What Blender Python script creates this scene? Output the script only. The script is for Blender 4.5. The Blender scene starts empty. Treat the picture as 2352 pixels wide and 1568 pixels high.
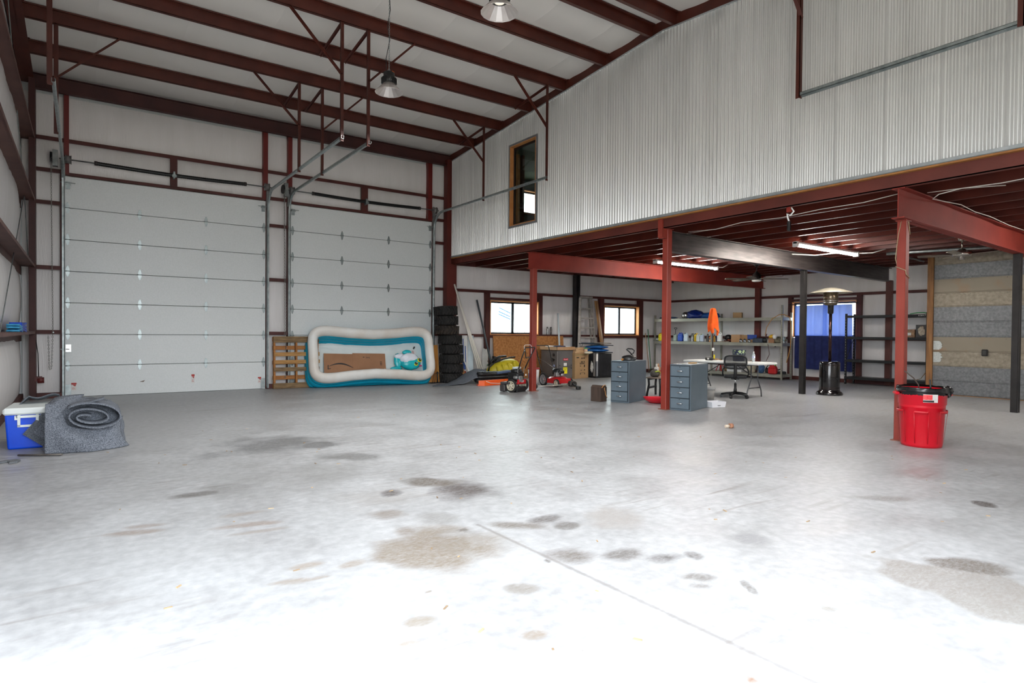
import bpy, math, random
from mathutils import Vector, Matrix, noise
random.seed(7)
scene = bpy.context.scene
col = scene.collection
PI = math.pi
R = math.radians

# ------------------------------------------------------------------ camera
cam_d = bpy.data.cameras.new('camera'); cam = bpy.data.objects.new('camera', cam_d); col.objects.link(cam)
cam_d.sensor_width = 36.0; cam_d.lens = 1396.39 / 2352 * 36.0
cam_d.clip_start = 0.05; cam_d.clip_end = 400
yaw, pit, rol = R(35.2755), R(0.8142), R(0.4901)
fw = Vector((math.sin(yaw)*math.cos(pit), math.cos(yaw)*math.cos(pit), -math.sin(pit)))
rt = Vector((math.cos(yaw), -math.sin(yaw), 0)); up = rt.cross(fw)
r2 = math.cos(rol)*rt + math.sin(rol)*up; u2 = -math.sin(rol)*rt + math.cos(rol)*up
mw = Matrix.Identity(4)
for i in range(3):
    mw[i][0] = r2[i]; mw[i][1] = u2[i]; mw[i][2] = -fw[i]
mw.translation = Vector((0, 0, 1.32)); cam.matrix_world = mw
scene.camera = cam

# ------------------------------------------------------------------ world and exposure
w = bpy.data.worlds.new('sky'); scene.world = w; w.use_nodes = True
bg = w.node_tree.nodes['Background']; bg.inputs[0].default_value = (0.90, 0.95, 1.0, 1); bg.inputs[1].default_value = 4.4
vs = scene.view_settings
vs.view_transform = 'Standard'; vs.look = 'None'; vs.gamma = 1.0; vs.use_curve_mapping = False; vs.exposure = 1.42

def portal(name, loc, rot, sx, sy):
    l = bpy.data.lights.new(name, 'AREA'); l.shape = 'RECTANGLE'; l.size = sx; l.size_y = sy
    l.cycles.is_portal = True
    o = bpy.data.objects.new(name, l); col.objects.link(o); o.location = loc; o.rotation_euler = rot
portal('sky_portal', (1.57, -0.42, 2.13), (R(90), 0, 0), 3.7, 4.27)
portal('sky_portal', (-1.15, 1.75, 1.8), (0, R(-90), 0), 3.6, 2.6)  # sky through the opening added in the left wall
portal('sky_portal', (10.45, 14.78, 1.76), (R(-90), 0, 0), 1.84, 1.0)
portal('sky_portal', (14.9, 14.78, 1.76), (R(-90), 0, 0), 1.84, 1.0)
portal('sky_portal', (17.78, 9.23, 1.78), (0, R(90), R(3.8)), 1.0, 1.84)

cy = scene.cycles
cy.max_bounces = 7; cy.diffuse_bounces = 4; cy.glossy_bounces = 3; cy.transmission_bounces = 4; cy.transparent_max_bounces = 8
cy.caustics_reflective = False; cy.caustics_refractive = False; cy.adaptive_threshold = .03

# ------------------------------------------------------------------ materials
def lin(c):
    f = lambda v: v/12.92 if v <= .04045 else ((v+.055)/1.055)**2.4
    return tuple(f(x/255.0) for x in c) + (1.0,)
MATS = {}
def M(name, c1, c2=None, sc=6.0, rough=.5, metal=0.0, bump=0.0, bsc=60.0, stretch=None, coat=0.0, alpha=1.0, trans=0.0, det=4.0, thr=None):
    """procedural material: two sRGB tones mixed by noise, optional bump"""
    if name in MATS: return MATS[name]
    m = bpy.data.materials.new(name); m.use_nodes = True; nt = m.node_tree; b = nt.nodes['Principled BSDF']
    b.inputs['Roughness'].default_value = rough; b.inputs['Metallic'].default_value = metal
    if coat: b.inputs['Coat Weight'].default_value = coat; b.inputs['Coat Roughness'].default_value = .1
    if alpha < 1: b.inputs['Alpha'].default_value = alpha
    if trans: b.inputs['Transmission Weight'].default_value = trans
    tc = nt.nodes.new('ShaderNodeTexCoord'); mp = nt.nodes.new('ShaderNodeMapping')
    nt.links.new(tc.outputs['Object'], mp.inputs[0])
    if stretch: mp.inputs['Scale'].default_value = stretch
    n = nt.nodes.new('ShaderNodeTexNoise'); n.inputs['Scale'].default_value = sc; n.inputs['Detail'].default_value = det
    nt.links.new(mp.outputs[0], n.inputs['Vector'])
    r = nt.nodes.new('ShaderNodeValToRGB')
    lo, hi = thr if thr else (.35, .65)
    r.color_ramp.elements[0].position = lo; r.color_ramp.elements[1].position = hi
    r.color_ramp.elements[0].color = lin(c1); r.color_ramp.elements[1].color = lin(c2 or c1)
    nt.links.new(n.outputs['Fac'], r.inputs[0]); nt.links.new(r.outputs[0], b.inputs['Base Color'])
    if bump:
        n2 = nt.nodes.new('ShaderNodeTexNoise'); n2.inputs['Scale'].default_value = bsc; n2.inputs['Detail'].default_value = 3
        nt.links.new(mp.outputs[0], n2.inputs['Vector'])
        bp = nt.nodes.new('ShaderNodeBump'); bp.inputs['Strength'].default_value = bump; bp.inputs['Distance'].default_value = .02
        nt.links.new(n2.outputs['Fac'], bp.inputs['Height']); nt.links.new(bp.outputs[0], b.inputs['Normal'])
    MATS[name] = m; return m
def EM(name, c, s):
    if name in MATS: return MATS[name]
    m = bpy.data.materials.new(name); m.use_nodes = True; b = m.node_tree.nodes['Principled BSDF']
    b.inputs['Base Color'].default_value = lin(c); b.inputs['Emission Color'].default_value = lin(c); b.inputs['Emission Strength'].default_value = s
    MATS[name] = m; return m

# ------------------------------------------------------------------ mesh helpers
class MB:
    def __init__(s, T=None):
        s.v = []; s.f = []; s.T = T; s.sm = []
    def add(s, vs, fs, T=None, smooth=False):
        k = len(s.v)
        for p in vs:
            p = Vector(p)
            if T is not None: p = T @ p
            if s.T is not None: p = s.T @ p
            s.v.append(p)
        for f in fs: s.f.append([i+k for i in f]); s.sm.append(smooth)
        return s
    def box(s, x0, x1, y0, y1, z0, z1, T=None):
        vs = [(x, y, z) for z in (z0, z1) for y in (y0, y1) for x in (x0, x1)]
        return s.add(vs, [(0,2,3,1),(4,5,7,6),(0,1,5,4),(2,6,7,3),(0,4,6,2),(1,3,7,5)], T)
    def cbox(s, cx, cy, cz, sx, sy, sz, T=None, bev=0.0):
        if not bev: return s.box(cx-sx/2, cx+sx/2, cy-sy/2, cy+sy/2, cz-sz/2, cz+sz/2, T)
        return s.rbox(cx, cy, cz, sx, sy, sz, bev, T)
    def rbox(s, cx, cy, cz, sx, sy, sz, b, T=None):
        """box with chamfered edges"""
        vs = []; idx = {}
        hx, hy, hz = sx/2, sy/2, sz/2
        for X in (-1, 1):
            for Y in (-1, 1):
                for Z in (-1, 1):
                    for a in range(3):
                        p = [X*(hx-b), Y*(hy-b), Z*(hz-b)]; p[a] = (X, Y, Z)[a]*(hx, hy, hz)[a]
                        idx[(X, Y, Z, a)] = len(vs); vs.append((cx+p[0], cy+p[1], cz+p[2]))
        fs = []
        for a in range(3):
            o = [k for k in range(3) if k != a]
            for sg in (-1, 1):
                q = []
                for (i, j) in ((-1,-1),(1,-1),(1,1),(-1,1)):
                    c = [0,0,0]; c[a] = sg; c[o[0]] = i; c[o[1]] = j; q.append(idx[(c[0],c[1],c[2],a)])
                flip = (sg == 1) ^ (a == 1)
                fs.append(q if flip else q[::-1])
        for a in range(3):
            o = [k for k in range(3) if k != a]
            for i in (-1, 1):
                for j in (-1, 1):
                    c0 = [0,0,0]; c1 = [0,0,0]; c0[a] = -1; c1[a] = 1
                    for c in (c0, c1): c[o[0]] = i; c[o[1]] = j
                    fs.append((idx[(*c0, o[0])], idx[(*c1, o[0])], idx[(*c1, o[1])], idx[(*c0, o[1])]))
        for X in (-1, 1):
            for Y in (-1, 1):
                for Z in (-1, 1):
                    fs.append(tuple(idx[(X, Y, Z, a)] for a in range(3)))
        return s.add(vs, fs, T)
    def tube(s, pts, r, n=8, closed=False, caps=True, T=None, flat=1.0):
        pts = [Vector(p) for p in pts]; m = len(pts); vs = []; fs = []
        rr = r if isinstance(r, (list, tuple)) else [r]*m
        prev = None
        for i, p in enumerate(pts):
            a = pts[(i-1) % m] if (closed or i > 0) else p
            b = pts[(i+1) % m] if (closed or i < m-1) else p
            t = (b-a).normalized() if (b-a).length > 1e-9 else Vector((0,0,1))
            if prev is None:
                q = Vector((0,0,1)) if abs(t.z) < .95 else Vector((1,0,0))
                u = t.cross(q).normalized()
            else:
                u = (prev - t*prev.dot(t)); u = u.normalized() if u.length > 1e-6 else t.orthogonal().normalized()
            prev = u; v = t.cross(u)
            for k in range(n):
                an = 2*PI*k/n
                vs.append(p + u*math.cos(an)*rr[i] + v*math.sin(an)*rr[i]*flat)
        L = m if closed else m-1
        for i in range(L):
            for k in range(n):
                a = i*n+k; b = i*n+(k+1) % n; c = ((i+1) % m)*n+(k+1) % n; d = ((i+1) % m)*n+k
                fs.append((a, b, c, d))
        s.add(vs, fs, T, True)
        if caps and not closed:
            s.add(vs[:n], [tuple(range(n))[::-1]], T); s.add(vs[-n:], [tuple(range(n))], T)
        return s
    def cyl(s, a, b, r, n=16, T=None): return s.tube([a, b], r, n, T=T)
    def lathe(s, prof, n=20, T=None, c=(0,0,0), smooth=True, arc=None):
        """prof: (radius, z) list, axis z through c"""
        vs = []; fs = []; m = len(prof)
        N = n if arc is None else n+1
        for k in range(N):
            an = 2*PI*k/n if arc is None else arc[0]+(arc[1]-arc[0])*k/n
            for (r, z) in prof: vs.append((c[0]+r*math.cos(an), c[1]+r*math.sin(an), c[2]+z))
        for k in range(n):
            k2 = (k+1) % N if arc is None else k+1
            for i in range(m-1):
                fs.append((k*m+i, k2*m+i, k2*m+i+1, k*m+i+1))
        return s.add(vs, fs, T, smooth)
    def prism(s, poly, z0, z1, T=None, ax='z'):
        """extruded polygon; ax z: (x,y), ax y: (x,z) extruded along y, ax x: (y,z) along x"""
        n = len(poly)
        mk = {'z': lambda p, h: (p[0], p[1], h), 'y': lambda p, h: (p[0], h, p[1]), 'x': lambda p, h: (h, p[0], p[1])}[ax]
        vs = [mk(p, z0) for p in poly] + [mk(p, z1) for p in poly]
        fs = [tuple(range(n))[::-1], tuple(range(n, 2*n))] + [(i, (i+1) % n, n+(i+1) % n, n+i) for i in range(n)]
        return s.add(vs, fs, T)
    def grid(s, fn, nu, nv, T=None, smooth=True):
        vs = [fn(i/nu, j/nv) for j in range(nv+1) for i in range(nu+1)]
        fs = [(j*(nu+1)+i, j*(nu+1)+i+1, (j+1)*(nu+1)+i+1, (j+1)*(nu+1)+i) for j in range(nv) for i in range(nu)]
        return s.add(vs, fs, T, smooth)
    def blob(s, c, r, n=10, m=7, amp=0.0, seed=0, T=None):
        vs = []; fs = []
        for j in range(m+1):
            th = PI*j/m
            for i in range(n):
                ph = 2*PI*i/n
                d = Vector((math.sin(th)*math.cos(ph), math.sin(th)*math.sin(ph), math.cos(th)))
                k = 1 + (amp*noise.noise(d*2.3+Vector((seed, seed*.7, 0))) if amp else 0)
                vs.append((c[0]+d.x*r[0]*k, c[1]+d.y*r[1]*k, c[2]+d.z*r[2]*k))
        for j in range(m):
            for i in range(n):
                fs.append((j*n+i, j*n+(i+1) % n, (j+1)*n+(i+1) % n, (j+1)*n+i))
        return s.add(vs, fs, T, True)
    def build(s, name, mat, parent=None, solid=0.0, sub=0, loc=None, rz=None):
        me = bpy.data.meshes.new(name); me.from_pydata([tuple(p) for p in s.v], [], s.f); me.update()
        me.polygons.foreach_set('use_smooth', s.sm)
        import bmesh
        bm = bmesh.new(); bm.from_mesh(me)
        bmesh.ops.remove_doubles(bm, verts=bm.verts, dist=1e-5)
        bmesh.ops.recalc_face_normals(bm, faces=bm.faces)
        bm.to_mesh(me); bm.free()
        if mat is not None: me.materials.append(mat)
        o = bpy.data.objects.new(name, me); col.objects.link(o)
        if parent is not None: o.parent = parent
        if solid:
            md = o.modifiers.new('thickness', 'SOLIDIFY'); md.thickness = solid; md.offset = 0
        if sub:
            md = o.modifiers.new('smooth', 'SUBSURF'); md.levels = sub; md.render_levels = sub
        if loc is not None: o.location = loc
        if rz is not None: o.rotation_euler = (0, 0, rz)
        return o
def text3d(name, body, size, T, mat, parent, width=None):
    """flat lettering as a mesh; T maps text x,y to the face it is printed on"""
    cu = bpy.data.curves.new(name, 'FONT'); cu.body = body; cu.size = size; cu.extrude = .0008; cu.align_x = 'CENTER'; cu.align_y = 'CENTER'
    tmp = bpy.data.objects.new(name, cu); col.objects.link(tmp)
    dg = bpy.context.evaluated_depsgraph_get(); me = bpy.data.meshes.new_from_object(tmp.evaluated_get(dg))
    bpy.data.objects.remove(tmp); bpy.data.curves.remove(cu)
    if width:
        xs_ = [v.co.x for v in me.vertices]; k = width/(max(xs_)-min(xs_))
        for v in me.vertices: v.co.x *= k
    me.transform(T); me.materials.clear(); me.materials.append(mat)
    o = bpy.data.objects.new(name, me); col.objects.link(o); o.parent = parent; return o
def face(x, y, z, xa, ya):
    xa, ya = Vector(xa), Vector(ya); za = xa.cross(ya); m = Matrix.Identity(4)
    for i in range(3): m[i][0] = xa[i]; m[i][1] = ya[i]; m[i][2] = za[i]
    m.translation = Vector((x, y, z)); return m
def tag(o, label=None, cat=None, group=None, kind=None):
    if label: o['label'] = label
    if cat: o['category'] = cat
    if group: o['group'] = group
    if kind: o['kind'] = kind
    return o
def thing(name, label, cat, loc=(0,0,0), rz=0.0, group=None, rot=None):
    o = bpy.data.objects.new(name, None); col.objects.link(o); o.empty_display_size = .1
    o.location = loc; o.rotation_euler = rot if rot else (0, 0, rz)
    return tag(o, label, cat, group)
def struct(name):
    o = bpy.data.objects.new(name, None); col.objects.link(o); o['kind'] = 'structure'; return o
def inst(src, parent, T=None, loc=None, name=None):
    """a further copy of a part, sharing its mesh"""
    c = src.copy(); col.objects.link(c); c.parent = parent
    if T is not None: c.matrix_local = T
    elif loc is not None: c.location = loc
    return c
def copy_tree(o, parent=None):
    c = o.copy(); col.objects.link(c); c.parent = parent
    for ch in [k for k in bpy.data.objects if k.parent == o]: copy_tree(ch, c)
    return c
def TR(x=0, y=0, z=0, rz=0, rx=0, ry=0):
    return Matrix.Translation((x, y, z)) @ Matrix.Rotation(rz, 4, 'Z') @ Matrix.Rotation(ry, 4, 'Y') @ Matrix.Rotation(rx, 4, 'X')
def along(a, b):
    """matrix whose z axis runs from a to b, origin at a"""
    a = Vector(a); d = Vector(b)-a
    return Matrix.Translation(a) @ d.to_track_quat('Z', 'Y').to_matrix().to_4x4(), d.length
# ------------------------------------------------------------------ shared materials
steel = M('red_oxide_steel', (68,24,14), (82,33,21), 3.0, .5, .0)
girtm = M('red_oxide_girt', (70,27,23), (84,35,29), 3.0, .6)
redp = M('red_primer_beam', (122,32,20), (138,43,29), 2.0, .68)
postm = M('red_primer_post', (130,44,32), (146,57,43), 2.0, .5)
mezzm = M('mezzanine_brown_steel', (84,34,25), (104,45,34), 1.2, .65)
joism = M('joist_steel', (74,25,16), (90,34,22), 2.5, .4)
darks = M('mill_scale_steel', (64,58,58), (88,80,78), 2.5, .38, .55, stretch=(1,8,8))
blackp = M('black_steel_post', (40,38,38), (54,51,50), 3.0, .42, .3)
galv = M('galvanized_steel', (138,148,148), (165,172,172), 14.0, .38, .75)
galvd = M('dull_galvanized_steel', (118,122,122), (146,148,146), 10.0, .45, .6)
chrome = M('chrome', (225,225,225), None, 5, .12, 1.0)
ins = M('white_vinyl_insulation', (230,226,224), (236,232,231), .9, .42, 0, .3, 7.0, stretch=(6,6,.6))
insc = M('white_vinyl_roof_insulation', (232,228,222), (238,234,229), .6, .45, 0, .05, 5.0)
doorw = M('white_door_steel', (220,224,223), (227,230,230), 40, .38, 0, .06, 260)
wood = M('pine_wood', (176,124,74), (200,150,98), 2.0, .6, stretch=(14,14,1.2))
wood_o = M('window_wood', (186,120,66), (206,146,92), 3.0, .6)
black = M('black_plastic', (22,22,23), (32,32,33), 8, .42)
blackg = M('black_gloss', (14,13,14), (22,20,22), 8, .16, .2, coat=.6)
whitep = M('white_plastic', (232,232,230), (240,240,238), 5, .4)
rubber = M('black_rubber', (30,29,28), (48,45,42), 9, .8, 0, .3, 90)
glass_m = bpy.data.materials.new('window_glass'); glass_m.use_nodes = True
_nt = glass_m.node_tree; _b = _nt.nodes['Principled BSDF']; _nt.nodes.remove(_b)
_t = _nt.nodes.new('ShaderNodeBsdfTransparent'); _g = _nt.nodes.new('ShaderNodeBsdfGlossy'); _mx = _nt.nodes.new('ShaderNodeMixShader')
_t.inputs[0].default_value = (.92, .97, .95, 1); _g.inputs['Roughness'].default_value = .02; _mx.inputs[0].default_value = .06
_nt.links.new(_t.outputs[0], _mx.inputs[1]); _nt.links.new(_g.outputs[0], _mx.inputs[2]); _nt.links.new(_mx.outputs[0], _nt.nodes['Material Output'].inputs[0])

# ------------------------------------------------------------------ floor with stains
def floor_material():
    m = bpy.data.materials.new('stained_concrete'); m.use_nodes = True; nt = m.node_tree; b = nt.nodes['Principled BSDF']
    N = lambda t: nt.nodes.new(t)
    L = nt.links.new
    tc = N('ShaderNodeTexCoord')
    def nz(sc, det=4, dist=0.0, stretch=None, rough=.55):
        n = N('ShaderNodeTexNoise'); n.inputs['Scale'].default_value = sc; n.inputs['Detail'].default_value = det; n.inputs['Distortion'].default_value = dist
        n.inputs['Roughness'].default_value = rough
        if stretch:
            mp = N('ShaderNodeMapping'); mp.inputs['Scale'].default_value = stretch[0]; mp.inputs['Rotation'].default_value = (0,0,stretch[1])
            L(tc.outputs['Object'], mp.inputs[0]); L(mp.outputs[0], n.inputs['Vector'])
        else: L(tc.outputs['Object'], n.inputs['Vector'])
        return n
    def ramp(src, p0, p1, c0, c1):
        r = N('ShaderNodeValToRGB'); r.color_ramp.elements[0].position = p0; r.color_ramp.elements[1].position = p1
        r.color_ramp.elements[0].color = c0; r.color_ramp.elements[1].color = c1; L(src, r.inputs[0]); return r
    def mix(fac, a, c, mode='MIX'):
        x = N('ShaderNodeMix'); x.data_type = 'RGBA'; x.blend_type = mode
        if hasattr(fac, 'node'): L(fac, x.inputs[0])
        else: x.inputs[0].default_value = fac
        for s, i in ((a, 6), (c, 7)):
            if hasattr(s, 'node'): L(s, x.inputs[i])
            else: x.inputs[i].default_value = s
        return x.outputs[2]
    def math_(op, a, c=None, clamp=False):
        x = N('ShaderNodeMath'); x.operation = op; x.use_clamp = clamp
        for k, s in enumerate((a, c)):
            if s is None: continue
            if hasattr(s, 'node'): L(s, x.inputs[k])
            else: x.inputs[k].default_value = s
        return x.outputs[0]
    big = nz(.35, 5); mid = nz(1.6, 6, .4); fine = nz(14, 6)
    base = ramp(big.outputs['Fac'], .3, .7, lin((154,156,159)), lin((172,174,177))).outputs[0]
    base = mix(.35, base, ramp(mid.outputs['Fac'], .35, .65, lin((134,133,133)), lin((182,184,187))).outputs[0])
    base = mix(.22, base, ramp(fine.outputs['Fac'], .35, .68, lin((108,105,102)), lin((192,192,192))).outputs[0])
    # faint trowel and tyre marks lying across the floor
    sw = nz(1.0, 6, .35, ((1.0, 13.0, 1), R(-30)))
    swm = nz(.5, 3)
    f = math_('MULTIPLY', ramp(sw.outputs['Fac'], .54, .68, (0,0,0,1), (1,1,1,1)).outputs[0], ramp(swm.outputs['Fac'], .48, .66, (0,0,0,1), (1,1,1,1)).outputs[0])
    base = mix(math_('MULTIPLY', f, .75), base, lin((122,116,112)))
    # individual stains: a mask and a colour carried by the slab mesh, broken up by grain here
    sep = N('ShaderNodeSeparateXYZ'); L(tc.outputs['Object'], sep.inputs[0])
    grain = nz(7, 6, .6, ((1, 4.0, 1), R(-35)), .7)
    spn = nz(26, 5, .4, ((1, 2.2, 1), R(-35)), .75)
    speck = ramp(spn.outputs['Fac'], .34, .58, (.62,.62,.62,1), (1.15,1.15,1.15,1)).outputs[0]
    at1 = N('ShaderNodeAttribute'); at1.attribute_name = 'stain'; at2 = N('ShaderNodeAttribute'); at2.attribute_name = 'stain_col'
    k = math_('ADD', at1.outputs['Fac'], math_('MULTIPLY', math_('SUBTRACT', grain.outputs['Fac'], .5), .9))
    k = math_('MULTIPLY', math_('MULTIPLY', k, speck), .95, True)
    base = mix(k, base, at2.outputs['Color'])
    # the saw-cut joint that leads away from the door, dirty along its edge
    for (x0, y0, x1, y1, wd, st) in [(2.22, 3.54, 2.28, 1.0, .02, .5)]:
        dx, dy = x1-x0, y1-y0; ll = math.hypot(dx, dy)
        nx, ny = -dy/ll, dx/ll
        d = math_('ADD', math_('MULTIPLY', sep.outputs[0], nx), math_('MULTIPLY', sep.outputs[1], ny))
        d = math_('ABSOLUTE', math_('SUBTRACT', d, x0*nx+y0*ny))
        d = math_('ADD', d, math_('MULTIPLY', math_('SUBTRACT', grain.outputs['Fac'], .5), wd*1.4))
        t = math_('ADD', math_('MULTIPLY', sep.outputs[0], dx/ll), math_('MULTIPLY', sep.outputs[1], dy/ll))
        t = math_('SUBTRACT', t, x0*dx/ll+y0*dy/ll)
        inn = math_('MULTIPLY', math_('GREATER_THAN', t, 0.0), math_('LESS_THAN', t, ll))
        k = math_('MULTIPLY', ramp(d, wd*.3, wd, (st,st,st,1), (0,0,0,1)).outputs[0], inn)
        base = mix(k, base, lin((112,106,102)))
    L(base, b.inputs['Base Color']); b.inputs['Specular IOR Level'].default_value = .35
    rr = ramp(mid.outputs['Fac'], .3, .7, (.33,.33,.33,1), (.5,.5,.5,1)); L(rr.outputs[0], b.inputs['Roughness'])
    bp = N('ShaderNodeBump'); bp.inputs['Strength'].default_value = .12; bp.inputs['Distance'].default_value = .01
    L(fine.outputs['Fac'], bp.inputs['Height']); L(bp.outputs[0], b.inputs['Normal'])
    return m
# centre x, y, half axes, rotation, colour, strength, softness of each stain on the slab
STAINS = [
 (1.77, 7.33, 0.642, 0.697, -0.57, (85, 85, 85), 0.6, 0.8),
 (2.24, 7.03, 0.209, 0.283, -0.57, (75, 74, 73), 0.6, 0.5),
 (2.28, 6.18, 0.317, 0.229, -0.57, (96, 95, 93), 0.6, 0.6),
 (1.67, 5.64, 0.752, 0.689, -0.58, (122, 121, 119), 0.45, 0.9),
 (2.48, 4.76, 0.266, 0.14, -0.58, (91, 83, 74), 0.75, 0.6),
 (2.63, 4.31, 0.307, 0.279, -0.58, (73, 65, 62), 0.75, 0.75),
 (2.06, 4.62, 0.107, 0.137, -0.59, (71, 63, 60), 0.7, 0.7),
 (2.73, 4.13, 0.178, 0.08, -0.19, (84, 78, 75), 0.5, 0.7),
 (1.84, 4.1, 0.142, 0.109, -0.59, (125, 117, 110), 0.7, 0.5),
 (2.09, 3.83, 0.171, 0.145, -0.59, (127, 126, 124), 0.6, 0.5),
 (1.8, 3.29, 0.361, 0.324, -0.59, (124, 115, 104), 0.8, 0.4),
 (1.74, 3.66, 0.086, 0.088, -0.59, (122, 113, 104), 0.7, 0.5),
 (2.44, 3.36, 0.179, 0.075, -0.76, (109, 103, 97), 0.75, 0.6),
 (2.72, 3.37, 0.156, 0.072, -0.02, (97, 93, 91), 0.7, 0.6),
 (2.71, 3.17, 0.084, 0.066, 0.24, (105, 102, 99), 0.7, 0.4),
 (2.39, 2.72, 0.156, 0.171, -0.59, (106, 100, 95), 0.75, 0.6),
 (2.64, 2.57, 0.184, 0.088, -0.2, (101, 97, 94), 0.75, 0.6),
 (2.82, 2.39, 0.142, 0.087, -0.35, (88, 85, 84), 0.8, 0.5),
 (2.98, 2.32, 0.058, 0.075, -0.6, (102, 100, 99), 0.7, 0.4),
 (2.73, 2.1, 0.095, 0.056, -0.6, (112, 109, 106), 0.7, 0.5),
 (2.65, 2.01, 0.069, 0.035, -0.59, (117, 114, 111), 0.6, 0.5),
 (2.84, 1.85, 0.028, 0.094, -0.59, (121, 119, 117), 0.8, 0.3),
 (1.02, 3.44, 0.134, 0.06, -0.02, (144, 135, 126), 0.75, 0.4),
 (1.23, 3.32, 0.093, 0.053, 0.26, (142, 134, 126), 0.75, 0.4),
 (0.89, 3.27, 0.125, 0.036, -0.32, (142, 134, 126), 0.7, 0.4),
 (1.05, 3.23, 0.07, 0.024, -0.05, (142, 134, 126), 0.7, 0.4),
 (0.3, 4.62, 0.168, 0.05, -0.34, (139, 129, 122), 0.7, 0.5),
 (0.34, 4.75, 0.115, 0.042, -0.21, (139, 129, 122), 0.6, 0.5),
 (0.92, 4.39, 0.22, 0.051, -0.23, (139, 129, 122), 0.7, 0.5),
 (0.95, 4.67, 0.186, 0.046, -0.07, (139, 131, 124), 0.6, 0.5),
 (0.94, 4.21, 0.17, 0.038, -0.12, (139, 131, 124), 0.6, 0.5),
 (0.75, 5.44, 0.155, 0.073, 0.01, (95, 92, 89), 0.7, 0.5),
 (1.05, 5.49, 0.324, 0.187, -0.58, (113, 112, 110), 0.5, 0.8),
 (1.25, 2.49, 0.075, 0.055, -0.04, (135, 128, 119), 0.8, 0.4),
 (1.63, 2.09, 0.058, 0.042, -0.25, (134, 125, 116), 0.85, 0.4),
 (1.13, 2.33, 0.063, 0.033, -0.32, (144, 137, 129), 0.7, 0.4),
 (1.85, 2.52, 0.072, 0.049, -0.6, (127, 122, 116), 0.75, 0.5),
 (1.44, 2.75, 0.018, 0.021, -0.6, (124, 114, 103), 0.8, 0.3),
 (1.69, 1.87, 0.017, 0.017, -0.61, (133, 124, 115), 0.8, 0.3),
 (2.08, 3.48, 0.035, 0.036, -0.59, (101, 95, 89), 0.8, 0.3),
 (2.2, 2.74, 0.023, 0.02, -0.58, (94, 91, 88), 0.8, 0.3),
 (4.16, 1.32, 0.191, 0.116, -0.93, (108, 102, 96), 0.75, 0.3),
 (3.86, 1.27, 0.358, 0.203, -1.02, (138, 134, 130), 0.75, 0.15),
 (3.69, 1.03, 0.239, 0.175, -1.3, (138, 135, 131), 0.75, 0.15),
 (2.94, 1.5, 0.064, 0.047, -0.6, (137, 134, 127), 0.7, 0.4),
 (3.54, 2.3, 0.114, 0.109, -0.59, (135, 135, 137), 0.7, 0.5),
 (3.12, 3.16, 0.19, 0.235, -0.59, (145, 140, 136), 0.6, 0.6),
 (5.81, 1.74, 0.057, 0.079, -0.59, (85, 80, 78), 0.8, 0.5),
 (5.25, 2.34, 0.29, 0.078, -0.74, (119, 114, 110), 0.5, 0.6),
 (2.09, 1.35, 0.03, 0.032, -0.6, (132, 106, 89), 0.8, 0.6),
 (1.97, 4.55, 0.416, 0.398, -0.58, (136, 131, 126), 0.35, 0.9),
 (5.18, 4.59, 1.467, 1.037, -0.57, (123, 123, 123), 0.3, 0.9),
 (10.66, 3.12, 0.784, 1.61, -0.56, (112, 110, 108), 0.4, 0.9),
]
JOINTS = [(2.22, 3.54, 2.28, 2.71, 0.012, 0.6), (2.28, 2.71, 2.29, 2.26, 0.02, 0.65), (2.29, 2.26, 2.27, 1.22, 0.03, 0.7)]

fl = struct('floor')
def slab():
    """slab with a fine grid where the stains are, so that the mask can sit on the mesh"""
    xs_ = [-1.1] + [-.9+.025*i for i in range(337)] + [17.9]; ys_ = [-.6] + [.5+.025*i for i in range(393)] + [14.85]
    nx, ny = len(xs_), len(ys_)
    vs = [(x, y, 0) for y in ys_ for x in xs_]; fs = [(j*nx+i, j*nx+i+1, (j+1)*nx+i+1, (j+1)*nx+i) for j in range(ny-1) for i in range(nx-1)]
    k = len(vs); vs += [(-1.1,-.6,-.12),(17.9,-.6,-.12),(17.9,14.85,-.12),(-1.1,14.85,-.12)]; fs.append((k+3, k+2, k+1, k))
    me = bpy.data.meshes.new('slab'); me.from_pydata(vs, [], fs); me.update()
    import numpy as np
    V = np.array(vs); st_ = np.full(len(vs), -1.0); cl = np.tile(np.array([.35, .33, .31, 1.0]), (len(vs), 1))
    X, Y = V[:, 0], V[:, 1]
    wob = np.array([noise.noise(Vector((x*2.4, y*2.4, .3)))+.6*noise.noise(Vector((x*6, y*6, 2.3))) for x, y in zip(X, Y)])
    for (sx, sy, ax, ay, rot, c, s_, soft) in STAINS:
        dx, dy = X-sx, Y-sy; cr, sr = math.cos(rot), math.sin(rot)
        d = np.hypot((dx*cr+dy*sr)/(ax*1.2), (-dx*sr+dy*cr)/(ay*1.2)) + .55*wob
        f = np.clip((1.0-d)/max(soft, .2), -1, 1)*s_*1.15
        m_ = f > st_; st_[m_] = f[m_]; cl[m_, :3] = lin(c)[:3]
    a1 = me.attributes.new('stain', 'FLOAT', 'POINT'); a1.data.foreach_set('value', st_.astype('float32'))
    a2 = me.attributes.new('stain_col', 'FLOAT_COLOR', 'POINT'); a2.data.foreach_set('color', cl.astype('float32').ravel())
    me.materials.append(floor_material()); o = bpy.data.objects.new('slab', me); col.objects.link(o); o.parent = fl; return o
slab()
g = tag(MB().box(-70, 90, -80, 95, -.3, -.121).build('ground', M('gravel_ground', (168,160,146), (190,184,170), 3, .9), None), kind='structure')

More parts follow.
